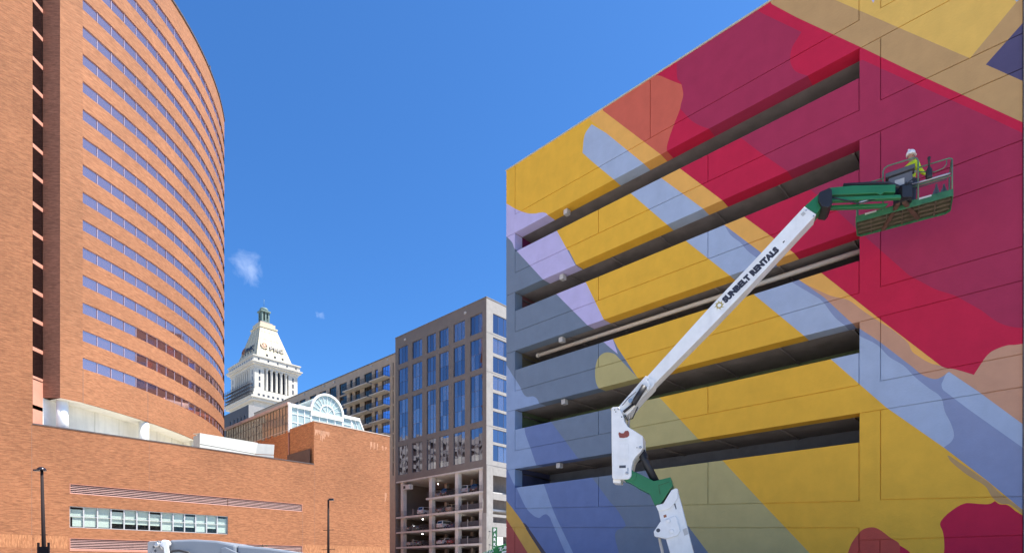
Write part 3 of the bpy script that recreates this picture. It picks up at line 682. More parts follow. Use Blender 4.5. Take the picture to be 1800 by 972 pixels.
slab('end_panel', [mid(d, c) + ga, c, cc, mid(dd, cc) + ga], M_skyl, Vector((0.17, -0.98, 0))); slab('end_panel', [d, mid(d, c) - ga, mid(dd, cc) - ga, dd], M_skyl, Vector((0.17, -0.98, 0)))
s = MB(); s.prism([a - nf * .14, b - nf * .14, c - nf * .14, d - nf * .14], D1 * 2.4); s.build('casing', mat('grey_casing', (0.4, 0.4, 0.4), 0.6, 0.1), sky_t)
s = MB(); s.prism([b + UP * .01, c + UP * .01, c + D1 * 2.6 + UP * .35, b + D1 * 2.6 + UP * .35], UP * .08); s.build('cap', M_skyl, sky_t)

# ------------------------------------------------------------------ glass atrium
C552 = B3(SC0, 0, 0); A0 = C552 + D1 * 8.2
atr = thing('glass_atrium', 'white framed glass atrium with fanlight arch above the brick podium', 'atrium', A0 + UP * ZH)
M_wf = mat('white_frame', (0.82, 0.82, 0.80), 0.4, 0.04)
M_gl2 = clear_glass('atrium_glass', (0.82, 0.92, 0.90), 0.10, .42, .4)
M_glb = glass_mirror('atrium_side_glass', (0.52, 0.43, 0.32), 0.12, 0.3, wscale=1.0, metal=.45)
ZA0, ZA1 = ZH - 0.38, 27.4
def A3(s_, z, w=0): return A0 + D2 * s_ + D1 * w + UP * z
L_side = 25.8; ncol = 23; cw = L_side / ncol
rows = [(ZA0, 24.45), (24.45, 25.9), (25.9, ZA1 - 0.1)]
s = MB()
for i in range(ncol + 1): s.box(A3(-0.06, ZA0, i * cw - 0.04), D1 * 0.06, D2 * 0.1, UP * (ZA1 - ZA0))
for (a, b) in rows: s.box(A3(-0.05, b - 0.05, 0.05), D1 * (L_side - 0.1), D2 * 0.08, UP * 0.08)
s.build('side_mullion', mat('bronze_mullion', (0.16, 0.13, 0.10), 0.5, 0.1), atr, kind='stuff')
for r_, (a, b) in enumerate(rows):
    p = MB(); p.box((0.05, 0, 0.06), X_ * (cw - 0.1), Y_ * 0.015, UP * (b - a - 0.12)); pm = p.mesh('glass_pane', M_glb)
    for i in range(ncol): inst(pm, 'glass_pane', atr, basis(A3(0, a, i * cw), D1, D2) @ Matrix.Rotation(R(random.uniform(-1.2, 1.2)), 4, 'Z') @ Matrix.Rotation(R(random.uniform(-.8, .8)), 4, 'X'))
s = MB(); s.box(A3(-0.35, ZA1 - 0.08, -0.2), D1 * (L_side + .4), D2 * 0.55, UP * 0.42); s.build('gutter', mat('pink_gutter', (0.60, 0.45, 0.38), 0.5, 0.08), atr)
s = MB(); s.box(A3(-0.2, ZA0, -0.35), D2 * 0.5, D1 * 0.34, UP * (ZA1 - ZA0 + 0.1)); s.build('corner_post', M_wf, atr)
s = MB(); s.poly([A3(0, ZA1 + .2, 0), A3(13.3, ZA1 + .2, 0), A3(13.3, ZA1 + .4, L_side), A3(0, ZA1 + .4, L_side)]); s.build('glass_roof', M_gl2, atr)
s = MB(); s.poly([A3(15.5, ZA0, 0), A3(15.5, ZA0, L_side), A3(13.3, ZA1 + .2, L_side), A3(13.3, ZA1 + .2, 0)]); s.build('end_slope', M_gl2, atr)
s = MB(); s.poly([A3(0, ZA0, L_side), A3(15.5, ZA0, L_side), A3(13.3, ZA1, L_side), A3(0, ZA1, L_side)]); s.build('rear_glass', M_glb, atr)
s = MB(); s.poly([A3(0.1, ZA0, 0.2), A3(15.4, ZA0, 0.2), A3(15.4, ZA0, L_side), A3(0.1, ZA0, L_side)]); s.build('atrium_floor', M_roofm, atr)
def fpane(pts, nm='glass_pane'): s = MB(); s.prism(pts, D1 * 0.015, M_gl2); s.build(nm, M_gl2, atr)
def bar(p_, q_, t=0.1, nm=None, mb=None):
    d_ = (q_ - p_).normalized(); n_ = d_.cross(D1).normalized()
    (mb).prism([p_ - n_ * t / 2 - D1 * .06, q_ - n_ * t / 2 - D1 * .06, q_ + n_ * t / 2 - D1 * .06, p_ + n_ * t / 2 - D1 * .06], D1 * .13)
fr = MB(); sa, sb, sd, se = 3.93, 9.87, 13.3, 15.5
cols = [0.3 + (sa - 0.3) * i / 3 for i in range(4)] + [sa + (sb - sa) * i / 4 for i in range(1, 5)] + [11.6]
zr = [ZA0, 24.6, 26.0, ZA1 - .25]
for i in range(len(cols) - 1):
    arch_bay = sa - .01 <= cols[i] < sb - .01
    zz_ = [ZA0, ZA1 - 1.0] if arch_bay else zr
    for j in range(len(zz_) - 1): fpane([A3(cols[i], zz_[j], .02), A3(cols[i + 1], zz_[j], .02), A3(cols[i + 1], zz_[j + 1], .02), A3(cols[i], zz_[j + 1], .02)])
    if not arch_bay:
        for z in zr[1:-1]: bar(A3(cols[i], z), A3(cols[i + 1], z), .08, mb=fr)
for c_ in cols: bar(A3(c_, ZA0), A3(c_, ZA1 - .25), .11 if c_ not in (sa, sb) else .26, mb=fr)
fr.build('front_mullion', M_wf, atr)
for a, b in ((0.3, sa - .13), (sb + .13, sd)):
    s = MB(); s.box(A3(a, ZA1 - .3, -.25), D2 * (b - a), D1 * .35, UP * .5); s.build('eaves_beam', M_wf, atr)
s = MB(); s.box(A3(sa - .1, ZA1 - 1.0, -.2), D2 * (sb - sa + .2), D1 * .25, UP * .75); s.build('arch_sill', M_wf, atr)
fpane([A3(11.6, ZA0, .02), A3(se, ZA0, .02), A3(sd, ZA1 - .25, .02), A3(11.6, ZA1 - .25, .02)])
s = MB(); bar(A3(se, ZA0), A3(sd, ZA1), .2, mb=s); bar(A3(13.0, ZA0), A3(11.5, ZA1 - .2), .22, mb=s); bar(A3(12.3, 24.9), A3(14.4, 24.9), .06, mb=s); bar(A3(13.9, ZA0), A3(12.4, ZA1 - .3), .06, mb=s)
s.build('sloped_bar', M_wf, atr)
cs, ra, rb, zc_ = (sa + sb) / 2, (sb - sa) / 2, 3.3, ZA1 - .3
def arcp(t, k, w=0): return A3(cs + math.cos(t) * ra * k, zc_ + math.sin(t) * rb * k, w)
s = MB(); nseg = 24
for i in range(nseg):
    t0, t1 = math.pi * i / nseg, math.pi * (i + 1) / nseg
    s.prism([arcp(t0, .97, -.25), arcp(t1, .97, -.25), arcp(t1, 1.07, -.25), arcp(t0, 1.07, -.25)], D1 * .5)
s.build('arch_rim', M_wf, atr)
s = MB()
for i in range(nseg):
    t0, t1 = math.pi * i / nseg, math.pi * (i + 1) / nseg; s.prism([arcp(t0, .44, -.1), arcp(t1, .44, -.1), arcp(t1, .49, -.1), arcp(t0, .49, -.1)], D1 * .12)
for i in range(1, 10): bar(arcp(math.pi * i / 10, .48), arcp(math.pi * i / 10, .98), .05, mb=s)
for i in range(1, 4): bar(arcp(math.pi * i / 4, .05), arcp(math.pi * i / 4, .46), .05, mb=s)
s.build('arch_bar', M_wf, atr)
for i in range(10):
    ts = [math.pi * (i + q / 3) / 10 for q in range(4)]; fpane([arcp(t, .48, .02) for t in ts] + [arcp(t, .97, .02) for t in ts[::-1]])
for i in range(4):
    ts = [math.pi * (i + q / 4) / 4 for q in range(5)]; fpane([arcp(t, .45, .02) for t in ts] + [A3(cs, zc_, .02)])
s = MB()
for i in range(nseg):
    t0, t1 = math.pi * i / nseg, math.pi * (i + 1) / nseg; s.poly([arcp(t0, 1.0, .2), arcp(t1, 1.0, .2), arcp(t1, 1.0, 9), arcp(t0, 1.0, 9)])
s.build('barrel_vault', M_gl2, atr)
s = MB()
for w_ in (2.2, 4.4, 6.6, 8.8):
    for i in range(nseg):
        t0, t1 = math.pi * i / nseg, math.pi * (i + 1) / nseg; s.prism([arcp(t0, .96, w_), arcp(t1, .96, w_), arcp(t1, 1.0, w_), arcp(t0, 1.0, w_)], D1 * .08)
s.build('vault_rib', M_wf, atr)

# ------------------------------------------------------------------ grey tower on an open car park
K = Vector((-4.8, 110, 0))
gt = thing('grey_tower', 'grey concrete office block with blue windows above an open parking deck', 'building', K + UP * GROUND)
M_gw = mat('taupe_panel', (0.195, 0.166, 0.145), 0.8, 0.06, 0.8, bump=0.1)
M_gc = mat('light_precast', (0.29, 0.27, 0.25), 0.8, 0.1, 1.2, bump=0.2, stain=0.1)
M_blues = [glass_mirror('blue_glass', (0.36, 0.28, 0.31), 0.02, 0.2, wscale=0.5), glass_mirror('blue_glass_dark', (0.28, 0.22, 0.25), 0.03, 0.25, wscale=0.6), glass_mirror('blue_glass_blind', (0.42, 0.34, 0.36), 0.05, 0.2, wscale=0.5, metal=.9)]
M_blue = M_blues
M_bfr = mat('blue_window_frame', (0.10, 0.11, 0.15), 0.5, 0.1)
ZT = 51.3; ZSK = 19.7
tcol = [(700, 717), (724.3, 742), (750, 766), (772, 788.4), (797, 817), (826.3, 848)]
LT_ = 28.7
def tl(px): return plan_s(px, K, D1)
us = [0.0]
hcol = []
for a, b in tcol[::-1]:
    us += [tl(b), tl(a)]; hcol.append(len(us) - 2)
us.append(LT_)
zrows = [(21.0, 27.3, 2), (28.4, 37.4, 3), (38.4, 44.2, 2), (45.25, 48.9, 1)]
zs = [ZSK]; hrow = {}
for a, b, n in zrows: zs += [a, b]; hrow[len(zs) - 2] = n
zs.append(ZT)
s = MB(); facade(s, K, D1, D2, us, zs, lambda i, j: i in hcol and j in hrow, 0.3); s.build('left_wall', M_gw, gt)
for i in hcol:
    for j, n in hrow.items():
        w = us[i + 1] - us[i]; h = zs[j + 1] - zs[j]
        place_window(gt, K + D1 * us[i] + D2 * 0.16 + UP * zs[j], D1, D2, w, h, 2 if w < 2.6 else 3, n, 0.07, M_bfr, M_blue, 0.5)
us2 = [0.0, 1.75, 6.4, 7.6, 12.4, 13.6, 18.4, 20]
fl = [(20.9, 24.0), (24.5, 27.0), (27.6, 30.4), (30.9, 33.9), (34.5, 37.1), (37.8, 40.8), (41.4, 44.4), (45.2, 48.9)]
zs2 = [ZSK]
for a, b in fl: zs2 += [a, b]
zs2.append(ZT)
s = MB(); facade(s, K, D2, D1, us2, zs2, lambda i, j: i in (1, 3, 5) and j % 2 == 1, 0.3); s.build('right_wall', M_gc, gt)
for i in (1, 3, 5):
    for a, b in fl: place_window(gt, K + D2 * us2[i] + D1 * .14 + UP * a, D2, D1, us2[i + 1] - us2[i], b - a, 3, 1, .08, M_bfr, M_blue, .4)
s = MB()
for a, b in ((44.85, .06), (37.5, .06), (27.3, .06), (19.9, .1)): s.box(K + D2 * 0.0 - D1 * .02 + UP * a, D2 * 20, D1 * .02, UP * b)
s.build('joint_band', mat('dark_joint', (.15, .14, .14), .8, .1), gt)
s = MB(); s.box(K + UP * (ZT + .001) - D2 * .06 - D1 * .06, D1 * (LT_ + .1), D2 * .4, UP * .18); s.box(K + UP * (ZT + .001) + D2 * .36 - D1 * .06, D2 * 19.7, D1 * .4, UP * .175); s.build('parapet_cap', M_gw, gt)
s = MB(); s.poly([K + UP * (ZT - .5), K + D1 * LT_ + UP * (ZT - .5), K + D1 * LT_ + D2 * 20 + UP * (ZT - .5), K + D2 * 20 + UP * (ZT - .5)])
s.poly([K + D1 * LT_ + UP * GROUND, K + D1 * LT_ + D2 * 20 + UP * GROUND, K + D1 * LT_ + D2 * 20 + UP * ZT, K + D1 * LT_ + UP * ZT])
s.poly([K + D2 * 20 + UP * GROUND, K + D1 * LT_ + D2 * 20 + UP * GROUND, K + D1 * LT_ + D2 * 20 + UP * ZT, K + D2 * 20 + UP * ZT]); s.build('rear_wall', M_gw, gt)
for px in (714, 820):
    p = K + D1 * tl(px) + UP * 49.9; s = MB(); s.box(p - D2 * .22, D1 * .5, D2 * .2, UP * .4); s.build('wall_light', M_lampbox, gt)
# car park under it
M_slab = mat('deck_concrete', (0.58, 0.55, 0.51), 0.85, 0.1, 0.8, stain=.15)
def K3(t, z, w=0): return K + D1 * t + D2 * w + UP * z
s = MB(); s.box(K3(.9, ZSK - .02, .05), D1 * (LT_ - 1), D2 * 18, UP * -.3); s.build('deck_ceiling', M_slab, gt)
DECK = [15.2, 11.9, 8.6, 5.3, 2.0]
for k, z in enumerate(DECK):
    t1 = tl(748) if k == 0 else LT_ - .1
    s = MB(); s.box(K3(.95, z, .1), D1 * (t1 - .95), D2 * 18, UP * -.38); s.build('deck_slab', M_slab, gt)
for px in (843, 800.5, 754.5, 704.5):
    t = tl(px); s = MB(); s.box(K3(t - .45, GROUND, .35), D1 * .95, D2 * .9, UP * (ZSK - .31 - GROUND)); s.build('column', M_slab, gt)
for px in (829.5, 783.5, 736, 722):
    t = plan_s(px, K + D2 * 8, D1); s = MB(); s.box(K3(t - .3, GROUND, 8), D1 * (.7 if px != 736 else 1.8), D2 * .7, UP * (ZSK - .31 - GROUND)); s.build('column', M_slab, gt)
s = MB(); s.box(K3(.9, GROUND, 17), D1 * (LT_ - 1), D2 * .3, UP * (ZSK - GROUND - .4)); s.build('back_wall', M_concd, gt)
s = MB(); s.box(K3(.0, 10.95, 0), D1 * .9, D2 * .9, UP * (ZSK - 10.95)); s.build('corner_pier', M_gw, gt)
s = MB(); s.box(K3(-.005, GROUND, -.02), D1 * 1.15, D2 * .95, UP * (12.54 - 1.6 - GROUND)); s.build('lower_corner_pier', M_gc, gt)
s = MB()
s.box(K3(-.03, 10.9, .02), D2 * 1.7, D1 * .03, UP * (19.9 - 10.9)); s.box(K3(-.035, GROUND, -.01), D2 * 1.75, D1 * .04, UP * (10.9 - GROUND))
for z, h in ((18.2, 1.5), (13.6, 1.2), (10.3, .5), (6.6, 2.6), (2.2, .4)): s.box(K3(-.02, z, 1.76), D2 * 16, D1 * .3, UP * h)
s.box(K3(-.02, GROUND, 6.2), D2 * 1.2, D1 * .5, UP * (19.6 - GROUND)); s.build('end_frame', M_gc, gt)
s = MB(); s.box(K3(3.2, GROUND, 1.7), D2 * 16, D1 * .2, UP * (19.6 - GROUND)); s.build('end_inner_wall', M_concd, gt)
s = MB(); p = K3(tl(719), 17.7, .15); s.box(p, D1 * 2.4, D2 * .9, UP * 1.0); s.build('duct', M_slab, gt)
s = MB(); s.box(p + D1 * 1.5 - D2 * .012 + UP * .2, D1 * .75, D2 * .01, UP * .6); s.build('duct_grille', M_room, gt)
M_lamp = mat('lit_lamp', (1, 1, 1), .5, 0, emit=(1, .97, .9, 18))
for px, py in ((770, 850.5), (810, 882), (743, 912), (810, 909.5), (742.5, 938), (810, 964)):
    p = hit(px, py, K + D2 * 4, NM); s = MB(); s.lathe(p, [(.04, -.06), (.09, -.04), (.1, 0), (.06, .06)], 10); s.build('deck_lamp', M_lamp, gt)
M_cable = mat('cable', (.12, .12, .13), .5, .1, metal=.5)
for k, z in enumerate(DECK):
    s = MB(); t1 = tl(748) if k == 0 else LT_ - .3
    for q in range(9): s.box(K3(1.2, z + .12 + q * .12, .16), D1 * (t1 - 1.3), D2 * .018, UP * .022)
    s.build('barrier_cable', M_cable, gt, kind='stuff')
    for px in (725, 763.5, 821):
        t = tl(px)
        if t > t1: continue
        s = MB(); s.box(K3(t - .06, z, .12), D1 * .14, D2 * .1, UP * 1.45); s.build('barrier_post', M_gc, gt)
    if k: s = MB(); s.box(K3(tl(838), z, .5), D1 * (tl(806) - tl(838)), D2 * .08, UP * 1.05); s.build('barrier_panel', mat('dark_screen', (.06, .06, .07), .7, .1), gt)

# cars
M_tyre = mat('tyre', (.02, .02, .02), .9, .1); M_carglass = glass_mirror('car_glass', (.06, .07, .08), .05); M_tail = mat('tail_light', (.4, .01, .01), .3, .05); M_rim = mat('rim', (.4, .4, .42), .3, .05, metal=.8)
def car_meshes(kind):
    L, Wd, H = (4.5, 1.84, 1.48) if kind == 'sedan' else (4.6, 1.9, 1.74)
    if kind == 'sedan':
        low = [(0.02, .35), (0, .75), (.1, .95), (.75, 1.0), (3.1, .98), (4.3, .82), (4.5, .6), (4.48, .32)]
        cab = [(.45, .98), (1.05, H), (2.3, H), (3.2, .96)]
    else:
        low = [(0.03, .38), (0, .8), (.06, 1.08), (3.2, 1.06), (4.4, .95), (4.6, .7), (4.58, .36)]
        cab = [(.05, 1.07), (.3, H), (2.4, H), (3.3, 1.04)]
    b = MB()
    for x0, x1, prof in ((-Wd / 2, Wd / 2, low),): b.prism([(x0, y, z) for y, z in prof], (x1 - x0, 0, 0))
    def cabm(mb, k, ins):
        n = len(cab); pts = []
        for sx in (-1, 1):
            for i, (y, z) in enumerate(cab):
                w = (Wd / 2 - .04) if i in (0, n - 1) else Wd / 2 - .22
                pts.append((sx * (w - ins), y, z))
        kk = len(mb.v); mb.v.extend(pts)
        for f_ in ((0, 1, 2, 3), (7, 6, 5, 4), (0, 4, 5, 1), (1, 5, 6, 2), (2, 6, 7, 3), (3, 7, 4, 0)): mb.f.append(tuple(kk + q for q in f_)); mb.m.append(0); mb.sm.append(False)
    cabm(b, 0, 0)
    gl = MB()
    (y0, z0), (y1, z1), (y2, z2), (y3, z3) = cab
    wl, wh = Wd / 2 - .04, Wd / 2 - .22
    def lp(a, c, t): return tuple(a[i] + (c[i] - a[i]) * t for i in range(3))
    gl.poly([lp((-wl * .88, y0, z0), (-wh * .88, y1, z1), .12), lp((wl * .88, y0, z0), (wh * .88, y1, z1), .12), lp((wl * .88, y0, z0), (wh * .88, y1, z1), .86), lp((-wl * .88, y0, z0), (-wh * .88, y1, z1), .86)])
    gl.v = [(x, y - .015, z + .012) for x, y, z in gl.v]
    k0 = len(gl.v)
    gl.poly([lp((-wl * .9, y3, z3), (-wh * .9, y2, z2), .1), lp((wl * .9, y3, z3), (wh * .9, y2, z2), .1), lp((wl * .9, y3, z3), (wh * .9, y2, z2), .88), lp((-wl * .9, y3, z3), (-wh * .9, y2, z2), .88)])
    for i in range(k0, len(gl.v)): x, y, z = gl.v[i]; gl.v[i] = (x, y + .015, z + .012)
    for sx in (-1, 1):
        A_, B_, C_, D_ = (sx * (wl + .012), y0 + .25, z0 + .03), (sx * (wh + .03), y1 + .08, z1 - .1), (sx * (wh + .03), y2 - .05, z2 - .1), (sx * (wl + .012), y3 - .25, z3 + .03)
        gl.poly([A_, D_, C_, B_])
    wh_ = MB(); wh_.lathe((0, 0, 0), [(.24, -.11), (.33, -.1), (.34, 0), (.33, .1), (.24, .11)], 16, M_tyre, Vector((1, 0, 0))); wh_.lathe((0, 0, 0), [(.2, -.118), (.2, .118)], 12, M_rim, Vector((1, 0, 0)))
    tl_ = MB(); tl_.cbox((0, 0, 0), .3, .05, .16)
    hd = MB(); hd.cbox((0, 0, 0), .36, .08, .14)
    pl_ = MB(); pl_.cbox((0, 0, 0), .5, .02, .14)
    return dict(body=b.mesh('body'), glass=gl.mesh('window_glass', M_carglass, fix=False), wheel=wh_.mesh('wheel'), tail=tl_.mesh('tail_light', M_tail), head=hd.mesh('headlight', M_lampbox), plate=pl_.mesh('number_plate', M_lampbox), L=L, W=Wd)
CM = {k: car_meshes(k) for k in ('sedan', 'suv')}
CP = {n: mat('car_paint_' + n, c, .25, .03, spec=.6, coat=.6) for n, c in dict(white=(.78, .78, .76), dark=(.03, .03, .035), grey=(.2, .2, .21), red=(.3, .03, .03), blue=(.05, .08, .2), tan=(.4, .33, .26), silver=(.5, .5, .5)).items()}
def car(kind, colr, px, z, wdist, label, flip=False, rot=0):
    m = CM[kind]; t = plan_s(px, K + D2 * wdist, D1); base = K3(t, z + .02, wdist)
    r = thing('parked_car', label, 'car', base, 'cars parked on the open decks')
    ang = math.atan2(D2.y, D2.x) - math.pi / 2 + (math.pi if flip else 0) + rot
    r.rotation_euler = (0, 0, ang)
    offy = -m['L'] if flip else 0
    def part(me, nm, loc, mt=None):
        o_ = bpy.data.objects.new(nm, me); COL.objects.link(o_); o_.parent = r; o_.location = (loc[0], loc[1] + offy, loc[2])
        if mt:
            if not me.materials: me.materials.append(None)
            o_.material_slots[0].link = 'OBJECT'; o_.material_slots[0].material = mt
        return o_
    part(m['body'], 'body', (0, 0, 0), CP[colr]); part(m['glass'], 'window_glass', (0, 0, 0))
    for sx in (-1, 1):
        for y in (.85, m['L'] - .9): part(m['wheel'], 'wheel', (sx * (m['W'] / 2 - .1), y, .34))
        part(m['tail'], 'tail_light', (sx * (m['W'] / 2 - .2), .02, .86)); part(m['head'], 'headlight', (sx * (m['W'] / 2 - .25), m['L'] - .07, .7))
    part(m['plate'], 'number_plate', (0, -.02, .66))
car('suv', 'dark', 779, 15.2, 1.2, 'dark utility car on the top deck between the second and third columns')
car('suv', 'tan', 769, 15.2, 2.4, 'tan car beside the dark utility car on the top deck')
car('suv', 'silver', 815, 15.2, 1.0, 'silver utility car on the top deck beside the right column')
car('suv', 'dark', 832, 15.2, 1.2, 'black car at the right end of the top deck')
car('suv', 'white', 738, 11.9, 1.0, 'white hatchback on the second deck from the top, left of the middle column')
car('sedan', 'grey', 771, 11.9, 1.0, 'grey saloon on the second deck from the top, right of the middle column')
car('suv', 'tan', 788, 11.9, 1.6, 'tan utility car on the second deck from the top')
car('sedan', 'dark', 692, 11.9, 1.0, 'dark saloon at the left end of the second deck from the top')
car('suv', 'white', 772, 8.6, .8, 'white utility car with dark glass on the third deck from the top')
car('sedan', 'grey', 714, 8.6, 1.0, 'grey saloon on the third deck, first right of the left column')
car('sedan', 'dark', 733, 8.6, 1.0, 'dark saloon on the third deck, second right of the left column')
car('sedan', 'silver', 693, 8.6, 1.2, 'silver saloon at the left end of the third deck from the top')
car('sedan', 'blue', 790, 8.6, 2.0, 'blue saloon beside the white utility car on the third deck')
car('sedan', 'white', 772, 5.3, .8, 'white saloon on the fourth deck, right of the middle column')
car('sedan', 'red', 790, 5.3, 1.2, 'red saloon beside the white saloon on the fourth deck')
car('sedan', 'silver', 716, 5.3, 1.0, 'silver saloon on the fourth deck, just right of the left column')
car('sedan', 'dark', 735, 5.3, 1.0, 'dark saloon on the fourth deck, left of the middle column')
car('sedan', 'grey', 692, 5.3, 1.0, 'grey saloon at the left end of the fourth deck')
car('suv', 'grey', 815, 5.3, 2.5, 'grey utility car behind the barrier at the right of the fourth deck')

# ------------------------------------------------------------------ balcony apartments
KA = K + D1 * 28.75 + D2 * 0.5
ap = thing('apartment_building', 'long grey apartment block with stacked balconies behind the glass atrium', 'building', KA + UP * GROUND)
M_ap = mat('apartment_panel', (0.46, 0.36, 0.265), .85, .08, 1.0, bump=.15)
M_apw = glass_mirror('apartment_glass', (0.14, 0.11, 0.09), .05, .15, wscale=.6); M_apb = glass_mirror('apartment_blue_glass', (.40, .5, .78), .03, .1)
M_apf = mat('apartment_frame', (.06, .055, .055), .5, .1); M_bal = mat('balcony_slab', (.50, .45, .38), .8, .08); M_rail = mat('black_railing', (.03, .03, .035), .5, .1)
ZAP, F1 = 48.3, 43.55
def at_(px): return plan_s(px, KA, D1)
apc = [(671, 685, 'd'), (658.5, 664, 'w'), (640, 653.5, 'd'), (624, 632.6, 'w'), (615, 619.6, 'w'), (596.5, 609.5, 't'), (579, 591, 'd'), (561, 573, 't'), (544.6, 556, 't'), (527, 537, 'd'), (514, 524.6, 't'), (506, 510, 'w'), (496, 503, 't'), (482, 491.5, 'd'), (476, 480, 'w'), (463, 472, 't'), (450.5, 459, 't')]
us = [0.0]; kinds = {}
us += [at_(692), at_(690)]; kinds[1] = 't'
for a, b, kd in apc:
    us += [at_(b), at_(a)]; kinds[len(us) - 2] = kd
us.append(us[-1] + 1.5)
LAP = us[-1]
nf = 8; zs = [GROUND]; zk = {}
for k in range(nf - 1, -1, -1):
    z = F1 - 3.2 * k; zs += [z + .12, z + .7, z + 3.0]; zk[len(zs) - 3] = k; zk[len(zs) - 2] = k
zs.append(ZAP)
def aphole(i, j):
    if i not in kinds or j not in zk: return False
    return not (kinds[i] == 'w' and zs[j + 1] - zs[j] < 1)
s = MB(); facade(s, KA, D1, D2, us, zs, aphole, .35); s.build('front_wall', M_ap, ap)
for i, kd in kinds.items():
    for k in range(nf):
        if us[i] > 35 and k > 3: continue
        z = F1 - 3.2 * k; zz0 = z + (.7 if kd == 'w' else .12); w = us[i + 1] - us[i]
        place_window(ap, KA + D1 * us[i] + D2 * .2 + UP * zz0, D1, D2, w, z + 3.0 - zz0, 1 if w < 1.2 else (2 if w < 2.6 else 3), 1, .08, M_apf, M_apb if (kd != 't' and us[i] < 8) else M_apw, .6)
bal = [((685.5, 658), 5), ((653.8, 611), 4), ((592, 575), 2), ((538, 523), 2), ((493, 480), 2)]
for (pa, pb), nn in bal:
    a, b = at_(pa), at_(pb); L = b - a; dep = 1.5
    sl = MB(); sl.box((0, 0, -.25), X_ * L, Y_ * -dep, UP * .25); sm_ = sl.mesh('balcony', M_bal)
    rl = MB()
    for z in (.08, 1.05): rl.box((0, -dep, z), X_ * L, Y_ * .05, UP * .05); rl.box((0, -dep + .05, z), X_ * .05, Y_ * (dep - .05), UP * .05); rl.box((L - .05, -dep + .05, z), X_ * .05, Y_ * (dep - .05), UP * .05)
    n_ = int(L / .22)
    for q in range(n_ + 1): rl.box((q * (L - .04) / n_, -dep + .012, .13), X_ * (.025 if q % 5 else .06), Y_ * .025, UP * .92)
    for q in range(1, 6): rl.box((.012, -dep + q * dep / 6, .13), X_ * .025, Y_ * .025, UP * .92); rl.box((L - .037, -dep + q * dep / 6, .13), X_ * .025, Y_ * .025, UP * .92)
    rm = rl.mesh('railing', M_rail)
    for k in range(nn):
        o_ = inst(sm_, 'balcony', ap, basis(KA + D1 * a + UP * (F1 - 3.2 * k + .1) - D2 * .002, D1, D2))
        r_ = bpy.data.objects.new('railing', rm); COL.objects.link(r_); r_.parent = o_
s = MB(); s.box(KA + UP * (ZAP + .001) - D2 * .1, D1 * LAP, D2 * .5, UP * .2); s.build('parapet_cap', M_gw, ap)
s = MB(); s.poly([KA + UP * (ZAP - .4), KA + D1 * LAP + UP * (ZAP - .4), KA + D1 * LAP + D2 * 18 + UP * (ZAP - .4), KA + D2 * 18 + UP * (ZAP - .4)])
s.poly([KA + D1 * LAP + UP * GROUND, KA + D1 * LAP + D2 * 18 + UP * GROUND, KA + D1 * LAP + D2 * 18 + UP * ZAP, KA + D1 * LAP + UP * ZAP]); s.build('rear_wall', M_ap, ap)
for px in (683, 654, 588.5, 570, 536, 503):
    s = MB(); s.box(KA + D1 * at_(px) - D2 * .2 + UP * 47.4, D1 * .4, D2 * .18, UP * .4); s.build('wall_light', M_lampbox, ap)

# white gridded office block beyond the brick tower (seen only as reflections in the grey tower's lower glass)
KW = Vector((-128, 96, 0))
wo = thing('office_block', 'white gridded office block hidden behind the curved brick tower', 'building', KW + UP * GROUND)
M_wo = mat('white_panel', (.24, .28, .27), .8, .06)
us = [0]
for i in range(20): us += [1.2 + i * 3, 3.4 + i * 3]
us.append(62); zs = [GROUND]
for i in range(15): zs += [1 + i * 3.4, 3.1 + i * 3.4]
zs.append(53)
YA = Vector((0, 1, 0)); XA = Vector((-1, 0, 0))
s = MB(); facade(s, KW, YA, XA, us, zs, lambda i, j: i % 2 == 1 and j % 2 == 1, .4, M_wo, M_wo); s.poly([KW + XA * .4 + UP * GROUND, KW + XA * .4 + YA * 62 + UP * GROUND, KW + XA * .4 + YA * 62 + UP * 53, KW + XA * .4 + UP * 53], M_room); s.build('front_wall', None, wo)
s = MB(); s.box(KW + XA * .45 + UP * GROUND, XA * 20, YA * 62, UP * (52.9 - GROUND)); s.build('core', M_wo, wo)

# charcoal block further back
KC = Vector((-85.4, 190, 0))
cb_ = thing('charcoal_building', 'charcoal flat roofed block at the foot of the white stone tower', 'building', KC + UP * GROUND)
M_ch = mat('charcoal_cladding', (.085, .08, .085), .7, .08); M_chr = mat('grey_cladding', (.30, .29, .28), .8, .08)
us = [0, 2.5, 3.6, 5.2, 6.3, 8, 9.1, 10.8, 12, 14, 15.2, 30]; zs = [GROUND, 42, 46.5, 48.2, 51.2, 53.9]
s = MB(); facade(s, KC, D1, D2, us, zs, lambda i, j: i % 2 == 1 and j in (1, 3) and i < 10, .25); s.build('left_wall', M_ch, cb_)
for i in range(1, 10, 2):
    for j in (1, 3): place_window(cb_, KC + D1 * us[i] + D2 * .15 + UP * zs[j], D1, D2, us[i + 1] - us[i], zs[j + 1] - zs[j], 1, 1, .12, M_chr, M_apw, .5)
s = MB(); s.poly([KC + UP * GROUND, KC + D2 * 14 + UP * GROUND, KC + D2 * 14 + UP * 53.9, KC + UP * 53.9]); s.build('right_wall', M_chr, cb_)
s = MB(); s.poly([KC + UP * 53.7, KC + D2 * 14 + UP * 53.7, KC + D2 * 14 + D1 * 30 + UP * 53.7, KC + D1 * 30 + UP * 53.7]); s.build('roof', M_roofm, cb_)

